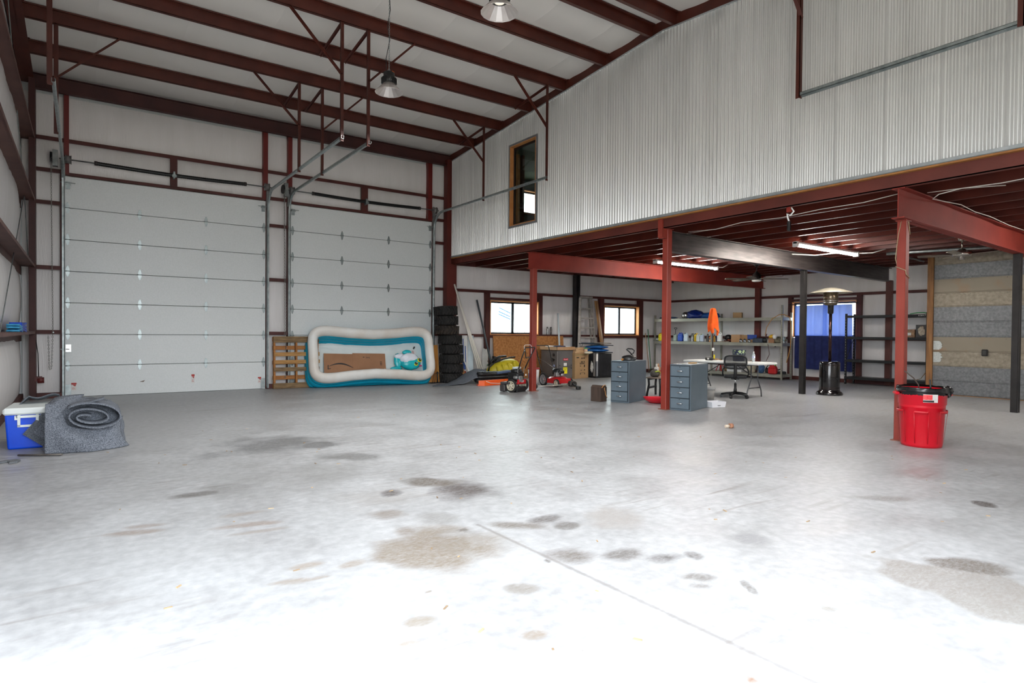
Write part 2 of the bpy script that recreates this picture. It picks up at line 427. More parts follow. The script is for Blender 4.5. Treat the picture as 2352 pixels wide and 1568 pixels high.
# ------------------------------------------------------------------ wall insulation panels
XL, XR, YB, YF = -.92, 17.6, 14.57, -.37
def rb(y): return 5.92 + .0815*((14.57-y) if y > 7.1 else (y+.37))       # underside of the rafters
def ins_panel(parent, axis, plane, a0, a1, z0, z1, sgn, ztop=None, bulge=.05, seed=0):
    """billowing vinyl sheet between girts; sgn = direction that points into the hall"""
    nu = max(3, int((a1-a0)/.14)); nv = max(4, int((z1-z0)/.13))
    def fn(u, v):
        a = a0+(a1-a0)*u; zt = z1 if ztop is None else ztop(a); z = z0+(zt-z0)*v
        e = min(1, 6*u, 6*(1-u))
        b = bulge*(math.sin(PI*v)**.6)*(.35+.65*e)
        b += .014*noise.noise(Vector((a*5+seed, z*.7, seed*3.1)))*math.sin(PI*v)
        b += .010*max(0, noise.noise(Vector((a*11, z*.9+a*.8, 7.7+seed))))*math.sin(PI*v)
        return (a, plane+sgn*b, z) if axis == 'y' else (plane+sgn*b, a, z)
    return MB().grid(fn, nu, nv).build('insulation_panel', ins, parent)
wb = struct('wall_back')
ZG = [0.0, 1.262, 2.49, 3.725, 4.34, 4.94, 5.80]
P_B = 14.70
def rows(x0, x1, zs, **k):
    for i in range(len(zs)-1): ins_panel(wb, 'y', P_B, x0, x1, zs[i], zs[i+1], -1, seed=x0+i, **k)
rows(-.92, -.27, ZG, bulge=.03)
rows(3.41, 3.97, ZG, bulge=.03); rows(7.64, 8.25, ZG, bulge=.03)
rows(-.27, 3.41, ZG[4:]); rows(3.97, 7.64, ZG[4:])
rows(8.25, 9.46, [0, 1.262, 2.49, 3.4]); rows(9.46, 11.36, [0, 1.262]); rows(9.46, 11.36, [2.25, 2.49], bulge=.01); rows(9.46, 11.36, [2.49, 3.4])
rows(11.36, 13.9, [0, 1.262, 2.49, 3.4]); rows(13.9, 15.76, [0, 1.262]); rows(13.9, 15.76, [2.25, 2.49], bulge=.01); rows(13.9, 15.76, [2.49, 3.4])
rows(15.76, 17.7, [0, 1.262, 2.49, 3.4])
# outer skin that closes the wall behind the sheets
m = MB()
for (x0, x1, z0, z1) in [(-1.1,9.46,0,6.3),(9.46,11.36,0,1.25),(9.46,11.36,2.27,4.86),(11.36,13.9,0,6.3),(13.9,15.76,0,1.25),(13.9,15.76,2.27,6.3),(15.76,17.9,0,6.3),(9.46,10.45,4.86,5.6),(11.35,11.36,4.86,5.6),(9.46,11.36,5.6,6.3)]:
    m.box(x0, x1, 14.76, 14.80, z0, z1)
m.build('outer_skin', doorw, wb)
def zgirt(parent, a, b, z, axis='x', plane=YB, sgn=-1, h=.075, d=.14, name='girt', mat=None):
    """cold formed girt: web, two flanges"""
    m = MB()
    y0, y1 = sorted((plane, plane-sgn*d))
    if axis == 'x':
        m.box(a, b, y0, y1, z-.006, z+.006); m.box(a, b, plane-.004, plane+.004, z-h/2, z+h/2)
    else:
        m.box(y0, y1, a, b, z-.006, z+.006); m.box(plane-.004, plane+.004, a, b, z-h/2, z+h/2)
    return m.build(name, mat or girtm, parent)
for z in ZG[1:6]:
    zgirt(wb, -.75, -.3, z); zgirt(wb, 3.45, 3.93, z); zgirt(wb, 7.66, 8.06, z)
for (a, b) in [(-.3, 3.45), (3.93, 7.66)]: zgirt(wb, a, b, 4.94); zgirt(wb, a, b, 4.305, h=.06, name='door_header')
for (a, b) in [(8.3, 9.42), (11.4, 13.86), (15.8, 17.6)]: zgirt(wb, a, b, 1.24)
zgirt(wb, 9.42, 11.4, 1.215); zgirt(wb, 13.86, 15.8, 1.215)
zgirt(wb, 8.3, 17.6, 2.49)
for (a, b) in [(9.52, 11.3), (13.99, 15.68)]: zgirt(wb, a, b, 2.30, h=.06)
for (a, b) in [(-.75,-.3),(3.45,3.93),(7.66,17.6)]: MB().box(a, b, 14.5, 14.64, 0, .10).build('base_angle', girtm, wb)
def jamb(x0, x1, z0, z1, mat=girtm): return MB().box(x0, x1, 14.56, 14.70, z0, z1).build('jamb_stud', mat, wb)
for (x0, x1) in [(-.34,-.27),(3.41,3.47),(3.90,3.965),(7.64,7.70)]: jamb(x0, x1, 0, 4.3)
jmb = M('door_jamb_red', (100,26,22), (114,34,28), 2, .5)
for (x0, x1) in [(-.28,-.2),(3.36,3.46),(3.905,4.0),(7.53,7.65)]: jamb(x0, x1, 4.3, 5.85, jmb)
for (x0, x1) in [(1.51,1.64),(5.67,5.84)]: MB().box(x0, x1, 14.54, 14.60, 4.31, 4.93).build('spring_pad', girtm, wb)
for (x0, x1) in [(9.39,9.525),(11.285,11.43),(13.825,13.995),(15.66,15.85)]: jamb(x0, x1, 0, 2.49)
m = MB(); m.box(-.8, 8.15, 14.50, 14.52, 5.80, 6.09); m.box(-.8, 8.15, 14.40, 14.52, 5.80, 5.812); m.box(-.8, 8.15, 14.44, 14.56, 6.08, 6.09)
m.build('eave_strut', M('eave_strut_steel', (56,22,20), (70,30,26), 2, .6), wb)

wl = struct('wall_left')
for i in range(3): ins_panel(wl, 'x', -.98, 4.5, 14.66, [.0,1.262,2.49][i], [1.262,2.49,4.1][i], 1, bulge=.12, seed=20+i)
ins_panel(wl, 'x', -.98, 4.5, 14.66, 4.1, 5.3, 1, bulge=.12, seed=25)
ins_panel(wl, 'x', -.98, 4.5, 14.66, 5.3, 6.0, 1, bulge=.05, ztop=lambda y: rb(y)+.2, seed=26)
m = MB(); m.box(-1.12, -1.08, 3.05, 14.8, 0, 6.9); m.box(-1.12, -1.08, -.6, .45, 0, 6.9); m.box(-1.12, -1.08, .45, 3.05, 3.6, 6.9); m.build('outer_skin', doorw, wl)   # opening added out of view beside the camera to brighten the floor at left
lgm = M('left_girt_steel', (92,60,54), (108,74,66), 2, .6)
for z in (1.262, 2.49, 3.725, 4.86):
    m = MB(); m.box(-.93, -.715, 4.5, 14.5, z-.012, z+.012); m.box(-.72, -.71, 4.5, 14.5, z-.035, z+.012); m.box(-.93, -.92, 4.5, 14.5, z-.17, z+.01)
    m.build('girt', lgm, wl)
MB().box(-.96, -.90, 4.1, 14.6, 0, .1).build('base_angle', girtm, wl)

wr = struct('wall_right')
def rrows(y0, y1, zs, **k):
    for i in range(len(zs)-1): ins_panel(wr, 'x', 17.72, y0, y1, zs[i], zs[i+1], -1, seed=y0+i, **k)
rrows(10.17, 14.7, [0, 1.262, 2.49, 3.4]); rrows(8.27, 10.17, [0, 1.25]); rrows(8.27, 10.17, [2.31, 2.49], bulge=.01); rrows(8.27, 10.17, [2.49, 3.4]); rrows(5.0, 8.27, [0, 1.262, 2.49, 3.4])
m = MB()
for (y0, y1, z0, z1) in [(10.17,14.8,0,6.3),(8.27,10.17,0,1.25),(8.27,10.17,2.31,6.3),(-.6,8.27,0,6.3)]: m.box(17.82, 17.86, y0, y1, z0, z1)
m.build('outer_skin', doorw, wr)
for z in (1.24, 2.49): zgirt(wr, 5.9, 8.2 if z < 2 else 14.57, z, 'y', 17.6)
zgirt(wr, 10.2, 14.57, 1.24, 'y', 17.6)
zgirt(wr, 8.25, 10.15, 2.37, 'y', 17.6, h=.06)
MB().box(17.55, 17.66, 5.9, 14.57, 0, .10).build('base_angle', girtm, wr)
for (y0, y1) in [(10.12,10.23),(8.17,8.29)]: MB().box(17.58, 17.72, y0, y1, 0, 2.49).build('jamb_stud', girtm, wr)

RW = Matrix.Translation((17.6, 8.5, 0)) @ Matrix.Rotation(R(3.8), 4, 'Z') @ Matrix.Translation((-17.6, -8.5, 0))
wr.matrix_world = RW
wf = struct('wall_front')
m = MB(); m.box(-1.1, -.27, -.5, -.40, 0, 6.2); m.box(3.41, 17.9, -.5, -.40, 0, 6.2); m.box(-.27, 3.41, -.5, -.40, 4.27, 6.2); m.build('outer_skin', ins, wf)

# ------------------------------------------------------------------ roof
ce = struct('ceiling')
PUR = [13.3, 12.07, 10.88, 9.70, 8.52, 7.36, 6.84, 5.68, 4.5, 3.32, 2.13, .95]
edges = [14.66] + PUR + [-.45]
xs = [-1.0 + 1.22*k for k in range(16)]
for k in range(len(xs)-1):
    x0, x1 = xs[k], min(xs[k+1], 17.9)
    m = MB()
    for j in range(len(edges)-1):
        ya, yb = edges[j], edges[j+1]
        def fn(u, v, ya=ya, yb=yb, j=j):
            x = x0+(x1-x0)*u; y = ya+(yb-ya)*v
            sag = .035*math.sin(PI*v) + .014*math.exp(-(min(u, 1-u)/.035)**2)*math.sin(PI*v)
            sag += .012*noise.noise(Vector((x*1.4, y*2.2, j)))*math.sin(PI*v)
            return (x, y, rb(y)+.232-sag)
        m.grid(fn, 14, 6)
    m.build('insulation_strip', insc, ce)
MB().add([(-1.1,14.8,6.2),(17.9,14.8,6.2),(17.9,7.1,6.9),(-1.1,7.1,6.9),(17.9,-.6,6.2),(-1.1,-.6,6.2)], [(0,1,2,3),(3,2,4,5)]).build('roof_skin', galvd, ce, solid=.03)
proto = None
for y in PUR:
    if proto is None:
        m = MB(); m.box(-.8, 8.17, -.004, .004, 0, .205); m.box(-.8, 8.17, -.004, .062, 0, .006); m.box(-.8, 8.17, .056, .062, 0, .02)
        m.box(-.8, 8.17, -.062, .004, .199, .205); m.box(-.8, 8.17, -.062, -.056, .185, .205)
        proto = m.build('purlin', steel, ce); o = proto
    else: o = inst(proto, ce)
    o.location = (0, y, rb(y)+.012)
    if y < 7.1: o.rotation_euler = (0, 0, 0)
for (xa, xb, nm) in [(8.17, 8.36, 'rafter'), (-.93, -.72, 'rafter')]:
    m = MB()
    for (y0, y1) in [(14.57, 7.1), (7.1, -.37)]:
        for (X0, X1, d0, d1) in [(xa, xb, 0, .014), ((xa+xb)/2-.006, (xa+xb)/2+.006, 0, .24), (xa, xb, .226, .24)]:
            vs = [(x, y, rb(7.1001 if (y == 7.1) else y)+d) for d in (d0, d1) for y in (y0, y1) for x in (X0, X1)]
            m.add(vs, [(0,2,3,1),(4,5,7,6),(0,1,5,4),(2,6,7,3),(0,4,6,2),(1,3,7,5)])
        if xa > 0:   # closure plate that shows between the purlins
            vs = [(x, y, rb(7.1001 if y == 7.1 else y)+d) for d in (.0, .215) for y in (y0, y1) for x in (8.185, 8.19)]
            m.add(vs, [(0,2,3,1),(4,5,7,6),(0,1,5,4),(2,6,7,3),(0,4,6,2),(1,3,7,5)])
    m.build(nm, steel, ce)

# corner columns
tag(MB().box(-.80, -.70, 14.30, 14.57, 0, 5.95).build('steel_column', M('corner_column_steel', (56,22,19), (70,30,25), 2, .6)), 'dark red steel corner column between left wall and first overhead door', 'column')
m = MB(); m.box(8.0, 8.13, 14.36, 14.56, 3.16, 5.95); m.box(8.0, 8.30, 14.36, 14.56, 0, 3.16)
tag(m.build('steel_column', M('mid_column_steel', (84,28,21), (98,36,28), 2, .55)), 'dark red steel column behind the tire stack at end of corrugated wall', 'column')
m = MB(); m.box(12.64, 12.70, 14.42, 14.57, 0, 3.15); m.box(12.73, 12.80, 14.40, 14.55, 0, 3.15); m.box(12.64, 12.80, 14.55, 14.57, 0, 3.15)
tag(m.build('steel_column', blackp), 'black steel column on the back wall beside the stepladder', 'column')
tag(MB(T=RW).box(17.48, 17.60, 11.09, 11.25, 0, 2.80).build('steel_column', M('right_column_steel', (90,24,19), (102,32,25), 2, .5)), 'dark red steel column behind the bottle shelf', 'column')
tag(MB(T=RW).box(17.46, 17.60, 7.39, 7.52, 0, 2.80).build('steel_column', M('right_column_brown', (78,34,26), (90,42,33), 2, .5)), 'brown steel column behind the black rack', 'column')

# ------------------------------------------------------------------ loft wall of corrugated sheets
lw = struct('wall_loft')
WX = 8.15
pitch = .0677; sheetm = M('corrugated_galvalume', (226,226,224), (238,238,236), 5.0, .32, .6, stretch=(1,1,.05))
WIN = (10.64, 11.63, 3.79, 5.63)
yy = 14.50; k = 0
def sheet(y1, y0, zlo, zhi, off):
    m = MB(); n = max(2, int(round((y1-y0)/pitch))*8)
    pts = []
    for i in range(n+1):
        y = y1-(y1-y0)*i/n
        ph = 2*PI*y/pitch
        pts.append((WX+off-.017*math.tanh(1.4*math.sin(ph))/math.tanh(1.4), y))
    lo = [(x, y, zlo) for x, y in pts]; hi = [(x, y, min(zhi, rb(y)+.002)) for x, y in pts]
    return m.add(lo+hi, [(i, i+1, n+2+i, n+1+i) for i in range(n)], None, True).build('corrugated_sheet', sheetm, lw)
W9 = pitch*9
while yy > -.3:
    y1, y0 = yy, max(yy-W9, -.36); off = -.0015*(k % 2)
    if y0 < WIN[1] and y1 > WIN[0]:
        segs = sorted({y0, y1, *[v for v in WIN[:2] if y0 < v < y1]})
        for a, b in zip(segs[:-1], segs[1:]):
            c = (a+b)/2
            if WIN[0] < c < WIN[1]:
                sheet(b, a, 3.345, WIN[2], off); sheet(b, a, WIN[3], 9, off)
            else: sheet(b, a, 3.345, 9, off)
    else: sheet(y1, y0, 3.345, 9, off)
    yy -= W9; k += 1
m = MB()
for (y0, y1, z0, z1) in [(-.37,WIN[0]-.03,3.34,6.4),(WIN[1]+.03,14.55,3.34,5.95),(WIN[0]-.03,WIN[1]+.03,3.34,WIN[2]-.03),(WIN[0]-.03,WIN[1]+.03,WIN[3]+.03,6.2)]:
    m.add([(x, y, (z if z < 5.9 else min(z, rb(y)+.1))) for z in (z0, z1) for y in (y0, y1) for x in (8.19, 8.25)], [(0,2,3,1),(4,5,7,6),(0,1,5,4),(2,6,7,3),(0,4,6,2),(1,3,7,5)])
m.build('stud_backing', M('loft_backing', (120,130,122), (140,150,140), 2, .7), lw)
flash = M('flashing_steel', (168,174,176), (186,190,192), 8, .35, .5)
m = MB(); m.box(8.118, 8.126, -.36, 14.5, 3.328, 3.372); m.box(8.118, 8.2, -.36, 14.5, 3.326, 3.332); m.build('bottom_flashing', flash, lw)
MB().box(8.135, 8.3, -.36, 14.5, 3.306, 3.326).build('subfloor_edge', M('plywood_edge', (170,116,60), (150,98,50), 5, .7), lw)
m = MB()
for (y0, y1) in [(14.5, 7.1), (7.1, -.36)]:
    vs = [(x, y, rb(7.1001 if y == 7.1 else y)+d) for d in (-.022, .004) for y in (y0, y1) for x in (8.128, 8.17)]
    m.add(vs, [(0,2,3,1),(4,5,7,6),(0,1,5,4),(2,6,7,3),(0,4,6,2),(1,3,7,5)])
m.build('top_flashing', flash, lw)
m = MB(); a, b, c, d = WIN
for bx in [(a-.045,b+.045,c-.045,c),(a-.045,b+.045,d,d+.045),(a-.045,a,c,d),(b,b+.045,c,d)]: m.box(8.122, 8.136, *bx)
m.build('window_flashing', M('grey_flashing', (120,122,126), (134,136,140), 4, .4, .3), lw)

def window(name, T, w_, h_, parent=None, slider=True, depth=.16, frame=None, t=.03):
    """wood buck, dark sash, two panes; local x along the wall, y outward, z up; origin lower corner"""
    o = struct(name); o.matrix_world = T
    m = MB(); m.box(0, t, -.02, depth, 0, h_); m.box(w_-t, w_, -.02, depth, 0, h_); m.box(t, w_-t, -.02, depth, 0, t); m.box(t, w_-t, -.02, depth, h_-t, h_)
    m.build('wood_frame', wood_o, o)
    fm = frame or M('dark_bronze_sash', (58,64,72), (70,76,84), 6, .4, .4)
    cols_ = [(t, w_/2), (w_/2, w_-t)] if slider else [(t, w_-t)]
    for i, (x0, x1) in enumerate(cols_):
        y0 = depth-.06+.02*i; s = .05
        m = MB(); m.box(x0, x0+s, y0, y0+.03, t, h_-t); m.box(x1-s, x1, y0, y0+.03, t, h_-t); m.box(x0, x1, y0, y0+.03, t, t+s); m.box(x0, x1, y0, y0+.03, h_-t-s, h_-t)
        sa = m.build('sash', fm, o)
        MB().box(x0+s, x1-s, y0+.012, y0+.018, t+s, h_-t-s).build('pane', glass_m, sa)
    return o
window('window_1', TR(9.53, 14.58, 1.255), 1.76, 1.0)
window('window_2', TR(14.0, 14.58, 1.255), 1.66, 1.0)
window('window_3', RW @ TR(17.62, 10.13, 1.26, R(-90)), 1.84, 1.06)
# loft window: faces the hall, seen at a slant; the loft room lies behind it
o = window('window_4', TR(8.14, 11.63, 3.79, R(-90)), .99, 1.84, slider=False, depth=.14, t=.018, frame=M('black_sash', (26,26,28), (34,34,36), 5, .4))
lf = struct('loft_room')
gw = M('green_loft_paint', (92,112,100), (104,124,110), 2, .7)
MB().box(8.26, 14.2, 9.4, 14.7, 3.36, 3.40).build('loft_floor', M('loft_floor_ply', (66,60,54), (80,72,64), 4, .7), lf)
MB().box(8.26, 14.2, 9.36, 9.4, 3.4, 5.9).build('loft_partition', gw, lf)
MB().box(14.2, 14.24, 9.4, 14.7, 3.4, 5.9).build('loft_partition', gw, lf)
MB().box(8.26, 14.2, 9.4, 14.7, 5.86, 5.92).build('loft_ceiling', gw, lf)
m = MB()
for (x0, x1, z0, z1) in [(8.3,10.66,3.4,5.9),(11.35,14.2,3.4,5.9),(10.66,11.35,3.4,4.86),(10.66,11.35,5.56,5.9)]: m.box(x0, x1, 14.62, 14.66, z0, z1)
m.build('loft_back_wall', gw, lf)
MB().box(9.05, 9.12, 12.6, 12.74, 3.4, 5.86).build('stud', wood, lf)
MB().box(9.2, 9.26, 12.6, 12.74, 3.4, 5.86).build('stud', M('stud_dark', (84,60,40), (70,50,34), 3, .8), lf)
window('window_5', TR(10.66, 14.6, 4.86), .69, .72, slider=False)

# ------------------------------------------------------------------ mezzanine deck, joists and beams
mz = struct('mezzanine_floor')
MB().box(8.2, 17.7, -.36, 14.62, 3.332, 3.36).build('deck', M('deck_underside', (64,28,20), (80,36,26), 2, .7), mz)
for (y0, y1) in [(14.5, -.36)]:
    m = MB(); m.box(8.20, 8.215, y1, y0, 3.15, 3.326); m.box(8.20, 8.29, y1, y0, 3.15, 3.162); m.box(8.20, 8.29, y1, y0, 3.314, 3.326)
    m.build('edge_beam', mezzm, mz)
proto = None
for k in range(15):
    x = 8.97+.6*k
    if proto is None:
        m = MB(); m.box(-.004, .004, -.3, 14.5, 0, .178); m.box(-.004, .055, -.3, 14.5, 0, .006); m.box(-.004, .055, -.3, 14.5, .172, .178)
        proto = m.build('joist', joism, mz); o = proto
    else: o = inst(proto, mz)
    o.location = (x, 0, 3.152)
MB().box(8.3, 17.6, 14.46, 14.5, 3.15, 3.33).build('ledger', girtm, mz)
MB().box(17.56, 17.6, -.3, 14.5, 3.15, 3.33).build('ledger', girtm, mz)
def ibeam(name, a, b, z0, z1, fwid, mat, label):
    L = math.hypot(b[0]-a[0], b[1]-a[1]); an = math.atan2(b[1]-a[1], b[0]-a[0]); h = z1-z0
    m = MB(); m.box(0, L, -.006, .006, 0, h); m.box(0, L, -fwid/2, fwid/2, 0, .014); m.box(0, L, -fwid/2, fwid/2, h-.014, h)
    o = m.build(name, mat, None, loc=(a[0], a[1], z0), rz=an); return tag(o, label, 'beam')
ibeam('steel_beam', (8.24, 11.03), (17.6, 11.08), 2.775, 3.15, .15, redp, 'bright red steel beam running over the post by the string mower')
ibeam('steel_beam', (8.40, 7.2), (17.6, 7.48), 2.775, 3.13, .16, darks, 'unpainted dark steel beam running off the post between the filing cabinets')
ibeam('steel_beam', (8.22, 3.40), (17.6, 3.74), 2.775, 3.15, .15, redp, 'bright red steel beam above the trash can post and chrome ceiling fan')
def post(x, y, s, z1, mat, label, base=True, z0=0):
    o = thing('steel_post', label, 'post', (x, y, 0))
    MB().rbox(0, 0, (z1+z0)/2, s, s, z1-z0, .008).build('shaft', mat, o)
    if base: MB().box(-s*.75, s*.75, -s*.75, s*.75, 0, .012).build('base_plate', M('rusty_plate', (120,70,56), (134,84,68), 4, .6), o)
    MB().box(-s*.7, s*.7, -s*.6, s*.6, z1-.012, z1).build('cap_plate', mat, o)
    return o
post(8.365, 11.0, .125, 2.775, postm, 'red square steel post beside the wheeled string mower')
o = post(8.36, 7.14, .12, 3.15, postm, 'red square steel post standing between the two grey filing cabinets')
MB().box(-.19, -.165, -.05, .05, -.15, .17, T=Matrix.Translation((0, 0, 3.15))).build('side_plate', postm, o); MB().box(-.17, -.05, -.05, .05, 2.98, 3.15).build('seat_block', postm, o)
post(8.45, 3.43, .105, 2.775, postm, 'red square steel post rising behind the red trash can')
def twin(x, y, z1, label):
    o = thing('steel_post', label, 'post', (x, y, 0))
    MB().rbox(0, 0, z1/2, .11, .10, z1, .006).build('shaft', blackp, o)
    m = MB(); m.box(-.055, -.02, -.062, -.05, 0, z1); m.box(.012, .05, -.062, -.05, 0, z1); m.build('rib', blackp, o)
    return o
twin(13.25, 7.40, 2.775, 'black steel post holding the dark beam, next to the patio heater')
twin(13.36, 3.60, 2.775, 'black steel post in front of the galvanized tin partition')

# ------------------------------------------------------------------ reclaimed tin partition
wt = struct('wall_partition')
tz = [0.02, .32, .65, .98, 1.31, 1.64, 1.985, 2.295, 2.615, 2.94, 3.14]
MB().box(15.93, 16.0, -.36, 5.84, 0, 3.14).build('studs', M('partition_lumber', (140,104,70), (160,122,84), 4, .7), wt)
MB().box(16.0, 17.66, 5.70, 5.80, 0, 3.14).build('return_wall', ins, wt)
MB().box(15.88, 16.0, 5.80, 5.92, 0, 3.14).build('corner_stud', M('lumber_post', (150,106,62), (118,80,44), 2.5, .65, stretch=(9,9,1)), wt)
tin_d = M('weathered_tin_grey', (110,112,116), (134,136,138), 22, .5, .45, det=8)
tin_t = M('weathered_tin_tan', (132,124,110), (160,150,134), 14, .55, .35, det=8)
tin_r = M('rusty_tin', (140,131,116), (152,116,82), 2.2, .55, .3, thr=(.54, .80), det=10)
sty = [tin_d, tin_d, tin_t, tin_r, tin_d, tin_d, tin_t, tin_r, tin_d, tin_t]
for i in range(10):
    z0, z1 = tz[i], tz[i+1]; m = MB(); pr = []
    for (t, dx) in [(0, 0), (.03, .012), (.07, .012), (.10, 0), (.5, -.003), (.9, 0), (1.0, 0)]: pr.append((15.925-dx, z0+(z1-z0)*t))
    n = len(pr); vs = [(x, -.36, z) for x, z in pr]+[(x, 5.80, z) for x, z in pr]
    m.add(vs, [(j, j+1, n+j+1, n+j) for j in range(n-1)])
    m.build('tin_panel', sty[i], wt, solid=.004)
wpm = M('white_patch_paint', (206,212,210), (180,186,184), 30, .6)
for (cz, hz) in ((1.12, .10), (.85, .115)):
    pts = [(5.79, cz+hz)] + [(5.69-.07*math.sin(PI*k/22)-.03*noise.noise(Vector((k*.5, cz*9, 1))), cz+hz*math.cos(PI*k/22)) for k in range(1, 22)] + [(5.79, cz-hz)]
    MB().prism(pts, 15.912, 15.917, ax='x').build('paint_patch', wpm, wt)
sc = MB().lathe([(0, 0), (.006, .001), (.008, .004), (0, .006)], 6).build('screw', chrome, wt)
sc.matrix_local = Matrix.Translation((15.92, 5.7, .6)) @ Matrix.Rotation(R(-90), 4, 'Y')
for i in range(10):
    for y in (5.72, 5.1, 4.45, 3.8):
        if (i, y) == (1, 5.72): continue
        inst(sc, wt, Matrix.Translation((15.918, y, tz[i+1]-.03)) @ Matrix.Rotation(R(-90), 4, 'Y'))

# ------------------------------------------------------------------ overhead doors
SEC = 4.267/7
stick_r = M('sticker_red', (186,44,34), (176,40,32), 5, .5); stick_w = M('sticker_white', (232,230,226), (214,212,208), 90, .5)
ink = M('printed_ink', (34,30,30), (40,36,36), 5, .6)
hing = None
def overhead(name, x0, x1, hx, stickers):
    global hing
    d = struct(name)
    for k in range(7):
        m = MB(); z0, z1 = k*SEC+.004, (k+1)*SEC-.004
        m.rbox((x0+x1)/2, 14.595, (z0+z1)/2, x1-x0, .05, z1-z0, .006)
        m.box(x0, x0+.07, 14.566, 14.572, z0, z1); m.box(x1-.07, x1, 14.566, 14.572, z0, z1)
        p = m.build('door_panel', doorw, d)
        if k in stickers:
            for (sx, sz, w_, h_) in stickers[k]:
                s = MB().box(sx-w_/2, sx+w_/2, 14.562, 14.5665, sz-h_/2, sz+h_/2).build('warning_label', stick_w, p)
                m = MB(); m.box(sx-w_/2, sx+w_/2, 14.560, 14.5625, sz+h_*.28, sz+h_/2); m.prism([(sx-w_*.3, sz+h_*.26), (sx+w_*.4, sz+h_*.26), (sx+w_*.25, sz+h_*.02)], 14.560, 14.5625, ax='y')
                for q in range(3): m.box(sx-w_*.35, sx+w_*(.1+.1*q), 14.560, 14.5625, sz-h_*(.12+.1*q), sz-h_*(.09+.1*q))
                m.build('label_print', stick_r, p)
    for k in range(1, 7):
        for x in hx:
            if hing is None:
                m = MB()
                for s in (-1, 1):
                    m.prism([(-.034, .008*s), (.034, .008*s), (.030, .045*s), (.010, .105*s), (-.010, .105*s), (-.030, .045*s)], -.006, 0, ax='y')
                m.cyl((-.045, -.008, 0), (.045, -.008, 0), .008, 8)
                hing = m.build('hinge', galv, d); o = hing
            else: o = inst(hing, d)
            o.location = (x, 14.564, k*SEC)
    m = MB(); m.box(x0, x1, 14.58, 14.62, 0, .012); m.build('bottom_seal', rubber, d)
    for x in (x0+.05, x1-.05):
        MB().box(x-.045, x+.045, 14.556, 14.566, .02, .24).build('corner_bracket', galv, d)
        m = MB(); m.box(x-.035, x+.035, 14.55, 14.566, 4.02, 4.16); m.box(x-.05, x+.05, 14.52, 14.566, 4.10, 4.12); m.cyl((x-.12, 14.51, 4.13), (x+.12, 14.51, 4.13), .006, 6); m.build('top_roller_bracket', galv, d)
    return d
d1 = overhead('door_1', -.27, 3.41, (-.225, .966, 2.19, 3.375), {0: [(-.13, .2, .085, .15), (1.94, .28, .06, .19), (3.29, .2, .07, .14)]})
d2 = overhead('door_2', 3.97, 7.64, (4.01, 5.19, 6.41, 7.60), {0: [(4.22, .40, .07, .13)]})
m = MB(); m.rbox(-.215, 14.545, .95, .10, .04, .16, .006); m.cyl((-.34, 14.53, .93), (-.2, 14.53, .93), .012, 8); m.build('slide_latch', M('bright_zinc', (232,234,232), (240,240,240), 5, .3, .4), d1)
# scuff on the lowest panel
MB().prism([(.96, .255), (1.06, .285), (1.03, .245)], 14.5635, 14.567, ax='y').build('scuff', M('scuff_mark', (110,96,86), (140,126,116), 60, .7), d1)

# ------------------------------------------------------------------ door tracks with their hangers
def track(x, sgn, ends, label, xb, full=True, ytip=9.68):
    """vertical run up the jamb, quarter bend, long horizontal run; sgn: side of the jamb"""
    t = thing('door_track', label, 'door track', (x, 14.5, 0))
    L = Matrix.Translation((-x, -14.5, 0))
    rad = .42; zt = 4.47
    pts = [(x, 14.50, .02), (x, 14.50, zt-rad)] + [(x, 14.50-rad+rad*math.cos(a), zt-rad+rad*math.sin(a)) for a in [PI/2*k/8 for k in range(1, 9)]] + [(x, ytip, zt)]
    prof = [(-.02, -.026), (-.02, .026), (.006, .026), (.02, .016), (.02, -.016), (.006, -.026)]
    m = MB(T=L); vs = []; fs = []
    for i, p in enumerate(pts):
        a = Vector(pts[max(i-1, 0)]); b = Vector(pts[min(i+1, len(pts)-1)]); tt = (b-a).normalized(); nrm = Vector((0, -tt.z, tt.y))
        for (u, v) in prof: vs.append(Vector(p)+Vector((u*sgn, 0, 0))+nrm*v)
    n = 6
    for i in range(len(pts)-1):
        for k in range(n-1): fs.append((i*n+k, i*n+k+1, (i+1)*n+k+1, (i+1)*n+k))
    m.add(vs, fs); m.build('rail', galv, t, solid=.004)
    m = MB(T=L)
    m.box(x+.022*sgn-.004, x+.022*sgn+.004, 14.49, 14.58, .05, 4.2)
    m.box(x-.03, x+.03, 14.50, 14.57, 4.2, 4.62)
    m.build('angle_bracket', galvd, t)
    m = MB(T=L); m.tube([(x-.0, 14.46, 4.40), (x-.0, 14.18, zt+.01)], .01, 6); m.build('brace_strap', galvd, t)
    for y in ends:
        h = MB(T=L); h.box(xb-.03, xb+.03, y-.004, y+.004, zt-.06, rb(y)+.02); h.box(xb-.03, xb-.024, y-.05, y+.004, zt-.06, rb(y)+.02)
        h.build('hanger', steel, t)
    return t, L
def brace(t, L, a, b):
    a = Vector(a); b = Vector(b); T, ln = along(a, b)
    m = MB(T=L @ T); m.box(-.022, .022, -.003, .003, 0, ln); m.box(-.022, -.016, -.03, .003, 0, ln); m.build('diagonal_brace', steel, t)
def braces(t, L, x, sg, cross=True):
    for y, zb in ((9.72, 5.49), (12.1, 5.32)):
        brace(t, L, (x, y-.02, zb), (x+sg*.82, y-.02, rb(y)+.02))
    if cross:
        for y in (9.72, 12.1): brace(t, L, (x, y, rb(y)+.02), (x, y+1.15, rb(y+1.15)-.01))
t, L = track(-.29, 1, (9.72, 12.1), 'galvanized door track against the left corner column with chain at its foot', -.33); braces(t, L, -.31, 1, False)
t, L = track(3.45, -1, (9.72, 12.1), 'galvanized door track along the right edge of the door behind the felt heap', 3.45); braces(t, L, 3.45, -1)
